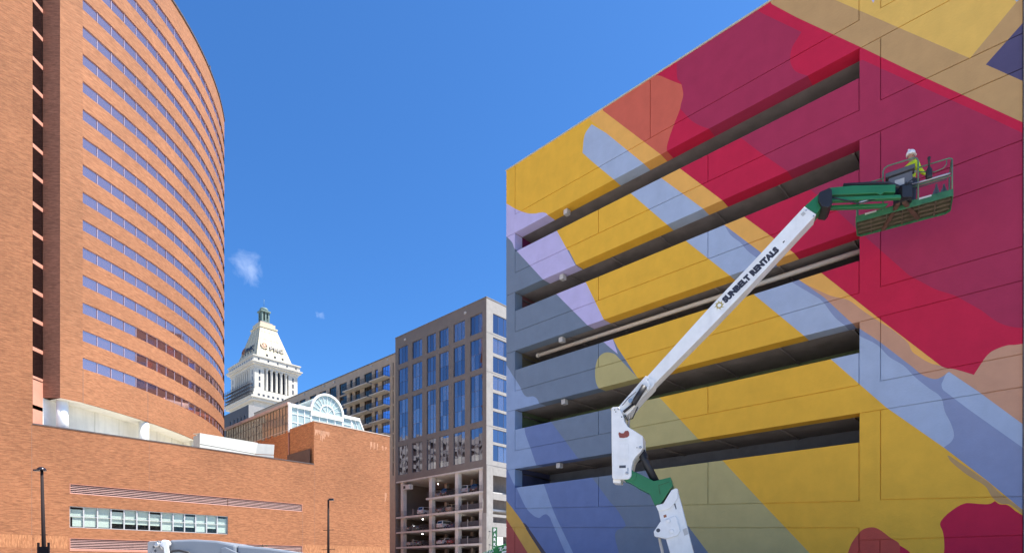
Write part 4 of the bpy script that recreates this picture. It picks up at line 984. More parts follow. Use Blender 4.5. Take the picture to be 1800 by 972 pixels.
# ------------------------------------------------------------------ white stone tower with pyramid roof
KP = Vector((-145.0, 330.0, 0)); LR, LL = 25.5, 33.0
wt = thing('stone_tower', 'white stone skyscraper with colonnade, pyramid roof and green copper lantern', 'tower', KP + UP * GROUND)
M_st = mat('white_stone', (.50, .47, .41), .8, .08, .4, stain=.2); M_std = mat('tower_window', (.05, .055, .07), .3, .1); M_pyr = mat('cream_roof_tile', (.52, .46, .33), .8, .07, .5, stain=.15)
M_cop = mat('green_copper', (.13, .19, .17), .7, .15); M_scaf = mat('scaffold', (.10, .10, .11), .7, .2)
def P3(r_, l_, z): return KP + D2 * r_ + D1 * l_ + UP * z
def pbox(nm, e, z0, z1, m=M_st, ret=False):
    s = MB(); s.box(P3(-e, -e, z0), D2 * (LR + 2 * e), D1 * (LL + 2 * e), UP * (z1 - z0)); return s.build(nm, m, wt)
pbox('shaft', 0.4, GROUND, 95.8); pbox('lower_cornice', 2.3, 95.9, 97.3); pbox('lower_cornice', 3.0, 97.31, 98.3); pbox('balustrade', 1.4, 98.31, 100.6); pbox('plinth', .7, 100.61, 102.6)
pbox('colonnade_core', -1.6, 102.61, 115.2, M_std)
pbox('entablature', .4, 115.21, 116.6); pbox('upper_cornice', 1.6, 116.61, 117.5); pbox('upper_cornice', 2.2, 117.51, 118.1); pbox('attic', 1.0, 118.11, 120.9); pbox('attic_cap', 1.5, 120.91, 121.5)
for r_, l_ in ((0, 0), (LR - 5.6, 0), (0, LL - 6.5), (LR - 5.6, LL - 6.5)):
    s = MB(); s.box(P3(r_, l_, 102.61), D2 * 5.6, D1 * 6.5, UP * 12.6); s.build('corner_pier', M_st, wt)
sw = MB()
for z in (104.2, 107.8, 111.4):
    for u in (2.4, LR - 3.3): sw.box(P3(u, -.03, z), D2 * .9, D1 * .04, UP * 2.4)
    for u in (2.6, LL - 3.5): sw.box(P3(-.03, u, z), D1 * .9, D2 * .04, UP * 2.4)
sw.build('pier_window', M_std, wt)
for i in range(5):
    s = MB(); c_ = P3(5.6 + (LR - 11.2) * (i + .5) / 5, -.1 + 0.6, 0); s.lathe(c_, [(1.0, 102.7), (.8, 103.2), (.74, 114), (1.0, 114.6), (1.0, 115.2)], 14); s.build('column', M_st, wt)
for i in range(7):
    s = MB(); c_ = P3(.5, 6.5 + (LL - 13) * (i + .5) / 7, 0); s.lathe(c_, [(1.0, 102.7), (.8, 103.2), (.74, 114), (1.0, 114.6), (1.0, 115.2)], 14); s.build('column', M_st, wt)
s = MB()
for i in range(9):
    u = 1.2 + i * (LR - 3.4) / 8
    if i % 2 == 0: s.box(P3(u + .3, -1.04, 118.9), D2 * .8, D1 * .05, UP * 1.3)
    s.box(P3(u, -1.44, 98.9), D2 * 1.2, D1 * .05, UP * 1.1)
for i in range(11):
    u = 1.2 + i * (LL - 3.4) / 10; s.box(P3(-1.04, u + .3, 118.9), D1 * .8, D2 * .05, UP * 1.3)
    s.box(P3(.36, u, 89), D1 * 1.6, D2 * .05, UP * 5); s.box(P3(u * .75, .36, 89), D2 * 1.4, D1 * .05, UP * 5)
s.build('attic_window', M_std, wt)
cx_, cl_ = LR / 2, LL / 2
e0, zp0, zp1 = 2.0, 121.5, 143.0
hw0r, hw0l, hw1r, hw1l = LR / 2 - e0, LL / 2 - e0, 4.9, 6.0
def pyr(t, sr, sl_, out_=0): # point on a pyramid edge ring
    hr, hl = hw0r + (hw1r - hw0r) * t + out_, hw0l + (hw1l - hw0l) * t + out_
    return P3(cx_ + sr * hr, cl_ + sl_ * hl, zp0 + (zp1 - zp0) * t)
s = MB()
for (a, b) in (((-1, -1), (1, -1)), ((1, -1), (1, 1)), ((1, 1), (-1, 1)), ((-1, 1), (-1, -1))): s.poly([pyr(0, *a), pyr(0, *b), pyr(1, *b), pyr(1, *a)])
s.build('pyramid_roof', M_pyr, wt)
s = MB()
for t in (.30, .62, .86): s.prism([pyr(t, -.86, -1, .05), pyr(t, .86, -1, .05), pyr(t + .012, .86, -1, .05), pyr(t + .012, -.86, -1, .05)], D1 * .1)
for u in (-.86, -.5, 0, .5, .86):
    s.prism([pyr(.05, u, -1, .05), pyr(.05, u + .025, -1, .05), pyr(.93, u + .03, -1, .05), pyr(.93, u, -1, .05)], D1 * .1)
    s.prism([pyr(.05, -1, u, .05), pyr(.05, -1, u + .025, .05), pyr(.93, -1, u + .03, .05), pyr(.93, -1, u, .05)], D2 * .1)
s.build('roof_seam', mat('roof_seam', (.28, .24, .17), .8, .1), wt)
def dormer(p, x, y, z): s = MB(); s.box(p, x, y, z); s.build('dormer', M_std, wt)
for u in (-.45, 0, .45): dormer(pyr(.1, u, -1, .1), D2 * .9, D1 * 1.2, UP * 1.3)
for u in (-.6, -.3, 0, .3, .6): dormer(pyr(.1, -1, u, .1), D1 * .9, D2 * 1.2, UP * 1.3); dormer(pyr(.25, -1, u, .1), D1 * .8, D2 * 1.0, UP * 1.2)
s = MB(); s.box(P3(cx_ - 5.4, cl_ - 6.5, zp1), D2 * 10.8, D1 * 13, UP * .9); s.box(P3(cx_ - 4.5, cl_ - 5.2, zp1 + .91), D2 * 9, D1 * 10.4, UP * 2.4); s.build('roof_collar', M_pyr, wt)
s = MB(); zq = zp1 + 3.32
s.box(P3(cx_ - 3.6, cl_ - 3.6, zq), D2 * 7.2, D1 * 7.2, UP * 1.1); s.build('lantern_base', mat('rust_stone', (.42, .30, .26), .8, .1), wt)
s = MB(); zq += 1.11
s.box(P3(cx_ - 2.4, cl_ - 2.4, zq), D2 * 4.8, D1 * 4.8, UP * 1.2)
for sx in (-1, 0, 1):
    for sy in (-1, 0, 1):
        if sx or sy: s.box(P3(cx_ + sx * 1.9 - .42, cl_ + sy * 1.9 - .42, zq + 1.2), D2 * .9, D1 * .9, UP * 5.4)
s.box(P3(cx_ - 2.9, cl_ - 2.9, zq + 6.61), D2 * 5.8, D1 * 5.8, UP * .8); s.build('lantern', M_cop, wt)
s = MB(); s.lathe(P3(cx_, cl_, zq + 7.42), [(2.5, 0), (2.4, 1.3), (1.9, 1.9), (.9, 2.3), (.1, 2.5)], 12); s.tube([P3(cx_, cl_, zq + 10), P3(cx_, cl_, zq + 15)], .09, 6); s.build('lantern_dome', M_cop, wt)
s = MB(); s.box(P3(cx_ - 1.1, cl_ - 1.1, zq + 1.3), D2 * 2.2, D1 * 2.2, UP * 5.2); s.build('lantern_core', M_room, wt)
s = MB()
for k in range(4):
    s.box(P3(-3.4, -2.5, 98.6 + k * 2.0), D1 * (LL + 4), D2 * 1.6, UP * .18); s.box(P3(-3.4, -2.5, 99.5 + k * 2.0), D1 * (LL + 4), D2 * .12, UP * .12)
for i in range(16): s.box(P3(-3.45, -2.4 + i * (LL + 3.6) / 15, 98.4), D1 * .16, D2 * .16, UP * 8)
s.build('scaffold', M_scaf, wt)

# ------------------------------------------------------------------ lettering
def text_mesh(txt, bold=0.0, ext=0.02):
    cu = bpy.data.curves.new('lettering', 'FONT'); cu.body = txt; cu.size = 1.0; cu.offset = bold; cu.extrude = ext; cu.resolution_u = 3; cu.space_character = 1.06
    o_ = bpy.data.objects.new('lettering', cu); COL.objects.link(o_); dg = bpy.context.evaluated_depsgraph_get(); dg.update()
    me = bpy.data.meshes.new_from_object(o_.evaluated_get(dg)); bpy.data.objects.remove(o_); bpy.data.curves.remove(cu)
    return me
def put_text(txt, parent, o, xdir, ydir, ndir, width, height, mt, bold=.02, thick=.01, name='lettering', label=None):
    me = text_mesh(txt, bold, .5); xs = [v.co.x for v in me.vertices]; ys = [v.co.y for v in me.vertices]
    x0, x1, y0, y1 = min(xs), max(xs), min(ys), max(ys); off = WL[parent]
    for v in me.vertices:
        u = (v.co.x - x0) / (x1 - x0) * width; h = (v.co.y - y0) / (y1 - y0) * height
        v.co = Vector(o) + xdir * u + ydir * h + ndir * (v.co.z * thick + thick * .5) - off
    me.materials.clear(); me.materials.append(mt); me.name = name
    o_ = bpy.data.objects.new(name, me); COL.objects.link(o_); o_.parent = parent
    if label: o_['label'] = label
    return o_
M_ink = mat('sign_black', (.035, .035, .05), .5, .05); M_orange = mat('sign_orange', (.33, .12, .05), .5, .08)
ydr = (pyr(.5, 0, -1) - pyr(.3, 0, -1)).normalized(); nrm = D2.cross(ydr).normalized()
put_text('PNC', wt, pyr(.315, -.19, -1, .45), D2, ydr, nrm, 8.2, 2.9, M_ink, .02, .3)
ydl = (pyr(.5, -1, 0) - pyr(.3, -1, 0)).normalized(); nl = (-D1).cross(ydl).normalized()
put_text('PNC', wt, pyr(.315, -1, .28, .45), -D1, ydl, nl, 9.6, 3.0, M_ink, .02, .3)
for (c_, xd, yd, nd) in ((pyr(.315, -.52, -1, .45), D2, ydr, nrm), (pyr(.315, -1, .62, .45), -D1, ydl, nl)):
    c_ = c_ + yd * 2.2; s = MB()
    for i in range(20):
        t0, t1 = 2 * math.pi * i / 20, 2 * math.pi * (i + 1) / 20; q = lambda t, r_: c_ + xd * math.cos(t) * r_ + yd * math.sin(t) * r_
        s.prism([q(t0, 1.5), q(t1, 1.5), q(t1, 2.1), q(t0, 2.1)], nd * .3)
    s.prism([c_ + xd * -.7 + yd * -1, c_ + xd * 1.0, c_ + xd * -.7 + yd * 1], nd * .3)
    s.build('emblem', M_orange, wt)

# ------------------------------------------------------------------ boom lift
E0 = Vector((3.99, 19.96, 0)); BE = Vector((0.944, -0.33, 0)).normalized(); BN = Vector((BE.y, -BE.x, 0)); SB = 1.32
def bp(px, py, off=0.0): return hit(px, py, E0 + BN * off, BN)
def bq(px, py, off=0.0): return bp(px, py, off * SB)
lift = thing('boom_lift', 'white and green articulated boom lift raising a work platform beside the mural', 'boom lift', (E0.x + 1.2, E0.y + .4, GROUND))
M_lw = mat('lift_white', (.82, .81, .78), .42, .06, 3, spec=.45, stain=.3); M_lg = mat('lift_green', (.022, .17, .062), .4, .1, 2, spec=.5, stain=.2)
M_lgd = mat('lift_green_worn', (.035, .115, .045), .6, .2, 4); M_blk = mat('black_rubber', (.022, .022, .026), .5, .15); M_steel = mat('steel', (.45, .45, .46), .3, .08, metal=.7)
M_dkp = mat('dark_plastic', (.075, .08, .095), .5, .1); M_br = mat('rusty_brown', (.10, .05, .035), .8, .25, 5); M_bdg = mat('badge_red', (.27, .07, .05), .6, .3, 30)
def plate(nm, pts, off, th, m, bevel=.012, par=None, label=None):
    off *= SB; th *= SB; s = MB(); s.prism([bp(x, y, off) for x, y in pts], BN * -th, m); return s.build(nm, m, par or lift, bevel=bevel, label=label)
WB = .42
boom = plate('main_boom', [(1120,681),(1137,662),(1241,547),(1322,461.5),(1414,363),(1435,377),(1322,498.5),(1244,580),(1155,670),(1137,690)], WB / 2, WB, M_lw)
outer = plate('boom_base', [(1086,716),(1135,660),(1152,669),(1149,678),(1130,697),(1108,724),(1098,731)], WB / 2 + .03, WB + .06, M_lw)
plate('boom_tip', [(1414.5,362.5),(1441,339),(1447,361),(1434.5,376.5)], WB / 2 - .03, WB - .06, M_lg)
plate('knuckle', [(1440,338),(1458,330),(1462.5,333),(1463,358),(1457,364.5),(1445,363),(1439,352)], WB / 2 + .06, WB + .12, M_blk)
riser = plate('riser_plate', [(1074.5,717),(1077,715),(1087,714.5),(1093,724),(1096,732),(1097.5,740),(1104,749.5),(1130,766),(1130.5,786.6),(1126,794),(1117.6,802),(1112.5,810),(1110,822.6),(1110,835),(1107,840.5),(1102,842),(1079,842),(1076,839),(1075,780)], .3, .6, M_lw, .02)
plate('badge', [(1087,762),(1088,759),(1092,761),(1096,761),(1099,757),(1104,756.5),(1106,760),(1106,765),(1103,768),(1096,769.5),(1089,769)], .304, .003, M_bdg, 0, riser)
plate('access_cover', [(1087,782),(1088.5,780),(1103.5,779.5),(1105,781),(1105,805.5),(1103.5,807),(1088,806.5),(1087,804)], .308, .007, M_lw, .004, riser)
plate('rating_plate', [(1088.4,817.6),(1100,817.2),(1100,821.8),(1088.4,822.2)], .304, .003, M_dkp, 0, riser)
s = MB(); s.lathe(bq(1089, 832, .3), [(.085*SB, 0*SB), (.085*SB, .012*SB)], 20, M_lw, BN)
for x, y, r_ in ((1102, 831, .05), (1125.5, 786, .045), (1080.6, 720, .018), (1082.6, 723.6, .018), (1087.5, 718.5, .04), (1093, 732.5, .02), (1119.5, 786.5, .015)): s.lathe(bq(x, y, .3), [(r_, 0), (r_, .02), (r_ * .5, .035)], 10, M_steel if r_ > .03 else M_dkp, BN)
s.box(bq(1103, 828, .3) , BE * .03, UP * .12, BN * .015, M_steel); s.build('pin', None, riser)
plate('base_tab', [(1077.5,841),(1091,841),(1091,849),(1077.5,848)], .2, .4, M_lw)
plate('green_link', [(1096,843),(1109,827),(1118,829.4),(1149.5,845),(1178.5,838),(1183,853),(1179.5,857),(1165,879.5),(1161,885),(1150.5,887),(1141.6,867),(1120,856),(1108,848)], .24, .48, M_lg)
plate('link_boss', [(1100,839),(1108,824),(1119,831),(1118,839),(1112,844),(1104,844)], .26, .02, M_lg)
plate('link_rib', [(1157,852),(1176,846),(1176,847.5),(1158.5,853),(1161,868),(1159.5,868)], .247, .006, M_lgd, 0)
plate('lower_arm', [(1157,896),(1180,886),(1191,862),(1199,890),(1219.5,972),(1232,1022),(1190,1022),(1178,972),(1162,918)], .21, .42, M_lw)
plate('arm_bracket', [(1153,888.5),(1157,897.5),(1168,896),(1178.5,892.5),(1184,886),(1191.5,875),(1191.5,859),(1187.5,857.5),(1180,861),(1166,884.5),(1155,887)], .25, .5, M_lw)
plate('arm_slot', [(1184.5,885),(1187,884),(1189.3,893.5),(1188,895)], .214, .004, M_dkp, 0)
ch = plate('cylinder_bracket', [(1160.5,916.5),(1149,934),(1150.5,942),(1171,946.5),(1191,940.5),(1195.5,933),(1189.5,909),(1186,906)], .255, .5, M_lw)
s = MB()
for x, y in ((1175, 915), (1180.5, 933)): s.lathe(bq(x, y, .255), [(.07, 0), (.07, .012), (.055, .022)], 18, M_lw, BN)
s.lathe(bq(1157, 931.5, .255), [(.05*SB, 0*SB), (.05*SB, .004*SB)], 12, M_dkp, BN); s.build('boss', None, ch)
s = MB(); s.tube([bq(1159, 945, .05), bq(1172, 1005, .05)], .035*SB, 10); s.build('arm_rod', mat('pale_rod', (.6, .57, .5), .4, .05), lift)
s = MB(); s.tube([bq(1123, 790, .0), bq(1128, 797, .0), bq(1152, 846, .0)], [.07*SB, .1*SB, .1*SB], 14); s.lathe(bq(1124, 791, 0), [(.09*SB, -.12*SB), (.09*SB, .12*SB)], 12, None, BN); s.build('lift_cylinder', M_blk, lift)
s = MB(); s.tube([bq(1132, 790, .13), bq(1138, 801, .13), bq(1137, 806, .13)], .018*SB, 6); s.build('cylinder_hose', M_blk, lift)
s = MB(); s.tube([bq(1111, 706, .0), bq(1107, 724, .0), bq(1104.5, 752, .0)], .03*SB, 8); s.build('riser_rod', M_steel, lift)
s = MB(); s.tube([bq(1133, 678, .30), bq(1113, 710, .30)], .075*SB, 12, M_blk); s.tube([bq(1113, 710, .30), bq(1096, 724, .30)], .035*SB, 8, M_blk); s.lathe(bq(1109, 705, .29), [(.06*SB, 0*SB), (.06*SB, .06*SB)], 10, M_steel, BN); s.build('boom_cylinder', None, lift)
plate('cylinder_lug', [(1126,675),(1136,667),(1143,675),(1139,687),(1136,682)], .31, .06, M_lw)
plate('jib_upper', [(1458,330),(1500,326),(1574.5,324.5),(1574,338),(1554,338),(1548,343),(1541,339.5),(1462,343)], .13, .26, M_lg)
plate('jib_lower', [(1462,346.5),(1583,342),(1584.5,348),(1462,353.5)], .12, .1, M_lg)
plate('jib_link', [(1451,361.5),(1475,360),(1562,357),(1556,363),(1470,366),(1457,366.5)], -.06, .1, M_lg)
s = MB(); s.tube([bq(1482, 325.5, .0), bq(1530, 322.5, .0), bq(1562, 322.5, .05), bq(1580, 330, .1)], .035*SB, 8); s.tube([bq(1452, 345, .2), bq(1475, 350, .16), bq(1510, 358, .1), bq(1540, 350, .1)], .014*SB, 6); s.build('hose', M_blk, lift)
s = MB(); s.tube([bq(1510, 357, .06), bq(1528, 352, .06)], .04*SB, 8); s.build('jib_rod', M_steel, lift)
# lettering on the boom
o1, o2 = bq(1276, 533.5, WB / 2), bq(1371, 440.5, WB / 2); xd = (o2 - o1).normalized(); yd = BN.cross(xd).normalized()
if yd.z < 0: yd = -yd
put_text('SUNBELT RENTALS', boom, o1, xd, yd, BN, (o2 - o1).length, .215, M_ink, .085, .004, label='bold black rental company name painted along the boom')
c_ = bq(1264.5, 536.5, WB / 2); s = MB(); Mg = mat('logo_gold', (.42, .33, .10), .5, .1)
for i in range(16):
    t0, t1 = 2 * math.pi * i / 16, 2 * math.pi * (i + 1) / 16; q = lambda t, r_: c_ + xd * math.cos(t) * r_ + yd * math.sin(t) * r_
    s.prism([q(t0, .045*SB), q(t1, .045*SB), q(t1, .078*SB), q(t0, .078*SB)], BN * .004)
for i in range(8):
    t0 = 2 * math.pi * i / 8; s.prism([q(t0 - .2, .075*SB), q(t0 + .28, .075*SB), q(t0 + .42, .128*SB)], BN * .004)
s.build('sun_logo', Mg, boom)
plate('warning_decal', [(1407,377),(1412,372),(1416.5,375.5),(1411.5,380.5)], WB / 2 + .004, .004, M_lampbox, 0, boom)
plate('warning_decal', [(1375.5,426),(1378.5,423),(1380,424.2),(1377,427.2)], WB / 2 + .004, .004, M_blk, 0, boom)
plate('warning_decal', [(1200,930),(1207,927),(1210,938),(1203,941)], .214, .004, M_lampbox, 0)
plate('warning_decal', [(1166,905),(1171,903.5),(1172,908),(1167,909.5)], .214, .004, M_orange, 0)
s = MB(); s.tube([bq(1098, 728, .3), bq(1103, 738, .28), bq(1112, 735, .2), bq(1121, 715, .1)], .02, 6); s.tube([bq(1094, 712, .33), bq(1104, 700, .34), bq(1118, 688, .3)], .012, 6); s.build('hydraulic_hose', M_blk, lift)
s = MB()
for x, y in ((1130, 671), (1139, 661.5), (1417, 366), (1430, 376)): s.lathe(bq(x, y + (4 if x > 1400 else 6), .24), [(.02, 0), (.02, .02)], 8, M_steel, BN)
s.build('bolt', None, boom)
# platform
NL = Vector((10.67, 18.2, 0)); PA = Vector((.843, -.538, 0)).normalized(); PD = Vector((.538, .843, 0)).normalized(); ZP = 10.84; PLn, PDp = 2.44, 1.0
def Q(a, d, z): return NL + PA * a + PD * d + UP * (ZP + z)
s = MB(); s.box(Q(.03, .03, .03), PA * (PLn - .06), PD * (PDp - .06), UP * .04); pf = s.build('platform_floor', mat('worn_floor', (.072, .068, .036), .85, .35, 6), lift)
s = MB()
for k in range(1, 4): s.box(Q(.04, PDp * k / 4 - .012, -.02), PA * (PLn - .08), PD * .024, UP * .05)
for k in range(1, 6): s.box(Q(PLn * k / 6 - .02, .04, -.012), PA * .035, PD * (PDp - .08), UP * .042)
s.build('floor_rib', mat('worn_rib', (.12, .095, .065), .8, .25, 6), lift)
s = MB(); ch_ = .12
prof = [Q(ch_ * .3, 0, 0), Q(PLn - ch_ * .3, 0, 0), Q(PLn, ch_ * .3, 0), Q(PLn, PDp - ch_, 0), Q(PLn - ch_, PDp, 0), Q(ch_, PDp, 0), Q(0, PDp - ch_, 0), Q(0, ch_ * .3, 0)]
for a, b in zip(prof, prof[1:] + prof[:1]):
    d_ = (b - a).normalized(); n_ = Vector((-d_.y, d_.x, 0)); hgt = .2
    s.box(a - UP * .03, b - a, n_ * .03, UP * hgt)
s.build('toe_board', mat('toe_board_green', (.035, .145, .065), .6, .3, 5, stain=.35), lift, bevel=.008)
for a in (.25, 1.62):
    s = MB(); s.box(Q(a, -.012, .12), PA * .3, PD * .012, UP * .05); s.build('warning_label', M_lampbox, lift)
def rail(nm, pts, r_=.02, m=None): s = MB(); s.tube([Q(*p) for p in pts], r_, 8); s.build(nm, m or M_rl, lift)
M_rl = mat('rail_green', (.11, .19, .12), .5, .15, 5)
H1, H2 = 1.1, .58
for a, d in ((.03, .04), (PLn - .03, .04), (PLn - .03, PDp - .04), (.03, PDp - .04), (1.22, PDp - .03)): rail('post', [(a, d, .1), (a, d, H1 - .07)])
rail('top_rail', [(.75, .04, H1), (.12, .04, H1), (.03, .12, H1), (.03, PDp - .12, H1), (.12, PDp - .04, H1), (PLn - .12, PDp - .04, H1), (PLn - .03, PDp - .12, H1), (PLn - .03, .12, H1), (PLn - .1, .04, H1), (1.62, .04, H1)])
rail('mid_rail', [(.75, .04, H2), (.03, .05, H2), (.03, PDp - .04, H2), (PLn - .03, PDp - .04, H2), (PLn - .03, .04, H2), (1.35, .04, H2)], .02)
rail('operator_hoop', [(.72, .02, .1), (.72, .02, 1.3), (.76, .02, 1.38), (.84, .02, 1.42), (1.48, .02, 1.42), (1.56, .02, 1.39), (1.6, .02, 1.3), (1.6, .02, .1)], .022)
rail('gate_rail', [(1.62, .06, .98), (2.0, .06, .84), (2.2, .06, .87), (2.28, .06, .96), (2.28, .06, H1)], .014)
rail('silver_tube', [(1.36, -.03, .62), (2.36, -.03, .62)], .026, M_steel); rail('silver_tube', [(1.5, .1, .55), (2.3, .1, .56)], .018, M_dkp)
s = MB(); con = [Q(.78, -.1, 1.02), Q(1.52, -.1, 1.06), Q(1.52, -.12, 1.18), Q(.78, -.12, 1.14)]; s.prism(con, PD * .34); s.build('control_console', M_dkp, lift, bevel=.02)
s = MB(); s.prism([Q(.86, -.04, .62), Q(1.46, -.04, .62), Q(1.46, -.04, 1.03), Q(.86, -.04, 1.0)], PD * .2); s.build('console_body', mat('console_grey', (.13, .135, .15), .6, .15), lift, bevel=.015)
s = MB(); s.box(Q(1.02, -.05, .68), PA * .24, PD * .01, UP * .2); s.build('decal', M_lampbox, lift)
s = MB(); s.box(Q(.98, -.22, .1), PA * .46, PD * .24, UP * .5); s.cbox(Q(1.25, -.2, .3), .3, .3, .34); s.tube([Q(.96, -.25, .62), Q(1.1, -.3, .35), Q(1.3, -.25, .62), Q(1.4, -.24, .3)], .022, 6); s.tube([Q(1.0, -.22, .7), Q(1.2, -.28, .5), Q(1.45, -.22, .66)], .016, 6); s.build('rotator', M_blk, lift, bevel=.02)
s = MB()
for a0, a1, d1_ in ((1.1, .72, .78), (1.25, 1.62, .62)): s.prism([Q(a0 - .05, -.2, .12), Q(a0 + .05, -.2, .12), Q(a1 + .05, d1_, -.06), Q(a1 - .05, d1_, -.06)], UP * -.08)
s.build('support_leg', M_br, lift)
s = MB()
for a_, d_, l_ in ((2.02, .1, .34), (2.2, .12, .28)): s.box(Q(a_, d_, .16), PA * .05, PD * .05, UP * l_); s.prism([Q(a_ - .1, d_, .16), Q(a_ + .12, d_, .16), Q(a_ + .03, d_, .16 + l_)], PD * .03)
s.build('cylinder_guard', M_dkp, lift)
tool = thing('hand_tool', 'black handled spray tool hanging on the platform rail', 'tool', Q(1.86, -.06, .6))
s = MB(); s.lathe(Q(1.86, -.06, .62), [(.07, 0), (.085, .05), (.08, .25), (.045, .32), (.03, .36)], 12); s.build('body', M_blk, tool)
s = MB(); s.lathe(Q(1.86, -.06, .98), [(.028, 0), (.03, .2), (.04, .22), (.042, .27), (.02, .29)], 10); s.build('handle', M_blk, tool)
# turntable and wheels below the frame
tb = bp(1208, 1003, 0); tb = Vector((tb.x, tb.y, 0))
s = MB(); s.box(Vector((tb.x, tb.y, -.75)) - BE * 1.6 - BN * 1.1, BE * 2.8, BN * 2.2, UP * .55); s.build('turntable', M_lg, lift, bevel=.06)
s = MB(); s.box(Vector((tb.x, tb.y, -1.2)) - BE * 1.7 - BN * .9, BE * 3.2, BN * 1.8, UP * .42); s.build('chassis', M_blk, lift, bevel=.03)
for a in (-1.3, 1.1):
    for b in (-1.05, 1.05): s = MB(); s.lathe(Vector((tb.x, tb.y, -1.15)) + BE * a + BN * b, [(.25, -.16), (.43, -.14), (.45, 0), (.43, .14), (.25, .16)], 20, None, BN); s.build('wheel', M_tyre, lift)
s = MB(); s.box(Vector((tb.x, tb.y, -.2)) - BE * .35 - BN * .25, BE * .7, BN * .5, UP * .3); s.build('mast_foot', M_lw, lift)

# ------------------------------------------------------------------ worker
def skinned(nodes, edges, sub=2, root=0):
    me = bpy.data.meshes.new('skin'); me.from_pydata([n[:3] for n in nodes], edges, []); o_ = bpy.data.objects.new('skin', me); COL.objects.link(o_)
    md = o_.modifiers.new('s', 'SKIN'); md.use_smooth_shade = True; o_.modifiers.new('b', 'SUBSURF').levels = sub
    for i, n in enumerate(nodes):
        r_ = n[3]; me.skin_vertices[0].data[i].radius = (r_, r_) if not isinstance(r_, tuple) else r_; me.skin_vertices[0].data[i].use_root = (i == root)
    dg = bpy.context.evaluated_depsgraph_get(); dg.update(); r2 = bpy.data.meshes.new_from_object(o_.evaluated_get(dg)); bpy.data.objects.remove(o_); bpy.data.meshes.remove(me); return r2
wp = Q(1.42, .5, .07)
wk = thing('person', 'worker in white hard hat and yellow hi-vis jacket standing in the lift platform', 'person', wp)
wk.rotation_euler = (0, 0, R(100))           # local -Y is the facing direction
M_skin = mat('skin', (.42, .22, .15), .55, .06); M_hv = mat('hi_vis', (.62, .78, .03), .7, .08, 8); M_tr = mat('work_trousers', (.05, .06, .09), .8, .15); M_hat = mat('hard_hat', (.80, .80, .80), .3, .03); M_boot = mat('boot', (.06, .04, .03), .7, .1); M_refl = mat('reflective_tape', (.6, .62, .6), .3, .05)
def wpart(me, nm, m, par=None):
    me.materials.clear(); me.materials.append(m); me.name = nm; o_ = bpy.data.objects.new(nm, me); COL.objects.link(o_); o_.parent = par or wk; return o_
def hand(nodes, edges, wi, x, y, z, sx, dirn=(0, -1, -.25)):
    d_ = Vector(dirn).normalized(); side = Vector((1, 0, 0)); nn = len(nodes)
    p = Vector((x, y, z)) + d_ * .05; nodes.append((*p, (.035, .02))); edges.append((wi, nn))
    for f_, (o_, l_) in enumerate(((-.03, .07), (-.01, .08), (.011, .075), (.03, .06))):
        k = len(nodes); b_ = p + d_ * .045 + side * o_; nodes.append((*b_, .0095)); edges.append((nn, k)); c_ = b_ + d_ * l_ * .55 + Vector((0, 0, -.012)); nodes.append((*c_, .0085)); edges.append((k, k + 1)); e_ = c_ + (d_ + Vector((0, .2, -.9))) * l_ * .35; nodes.append((*e_, .007)); edges.append((k + 1, k + 2))
    k = len(nodes); b_ = p + side * (-.045 * sx) - d_ * .0; nodes.append((*b_, .011)); edges.append((nn, k)); nodes.append((*(b_ + d_ * .04 + side * (-.012 * sx)), .009)); edges.append((k, k + 1))
bn = [(0, 0, .95, (.15, .11)), (0, .0, 1.15, (.14, .10)), (0, 0, 1.36, (.17, .11)), (0, -.01, 1.48, (.075, .07)), (0, -.03, 1.56, (.058, .06)), (0, -.035, 1.63, (.072, .085)), (0, -.03, 1.72, (.078, .098)), (0, -.02, 1.79, (.06, .075))]
be = [(i, i + 1) for i in range(7)]
for sx in (-1, 1):
    k = len(bn); bn += [(sx * .2, 0, 1.42, .06), (sx * .27, -.04, 1.16, .045), (sx * .22, -.27, 1.06, .036), (sx * .2, -.34, 1.05, .026)]; be += [(2, k), (k, k + 1), (k + 1, k + 2), (k + 2, k + 3)]
    hand(bn, be, k + 3, sx * .2, -.34, 1.05, sx)
    k = len(bn); bn += [(sx * .1, 0, .88, .09), (sx * .11, -.01, .5, .06), (sx * .11, .02, .12, .042), (sx * .115, -.12, .04, .04)]; be += [(0, k), (k, k + 1), (k + 1, k + 2), (k + 2, k + 3)]
bm_ = skinned(bn, be, 1); body = wpart(bm_, 'body', M_skin)
jn = [(0, 0, .86, (.175, .135)), (0, 0, 1.02, (.17, .13)), (0, 0, 1.2, (.17, .13)), (0, 0, 1.38, (.2, .135)), (0, -.005, 1.475, (.095, .09))]; je = [(0, 1), (1, 2), (2, 3), (3, 4)]
for sx in (-1, 1): k = len(jn); jn += [(sx * .21, 0, 1.42, .08), (sx * .275, -.04, 1.16, .063), (sx * .225, -.25, 1.07, .052), (sx * .21, -.3, 1.062, .048)]; je += [(3, k), (k, k + 1), (k + 1, k + 2), (k + 2, k + 3)]
jk = wpart(skinned(jn, je, 2), 'jacket', M_hv)
tn = [(0, 0, .92, (.17, .13))]; te = []
for sx in (-1, 1): k = len(tn); tn += [(sx * .1, 0, .84, .105), (sx * .112, -.01, .5, .078), (sx * .112, .02, .16, .066), (sx * .112, .02, .1, .064)]; te += [(0, k), (k, k + 1), (k + 1, k + 2), (k + 2, k + 3)]
wpart(skinned(tn, te, 2), 'trousers', M_tr)
for sx in (-1, 1): wpart(skinned([(sx * .115, .05, .06, .055), (sx * .115, -.05, .05, .052), (sx * .115, -.16, .04, .042), (sx * .115, .02, .14, .05)], [(0, 1), (1, 2), (0, 3)], 2), 'boot', M_boot)
def lmesh(fn, nm, m, par=None): s = MB(); fn(s); return wpart(s.mesh(nm), nm, m, par)
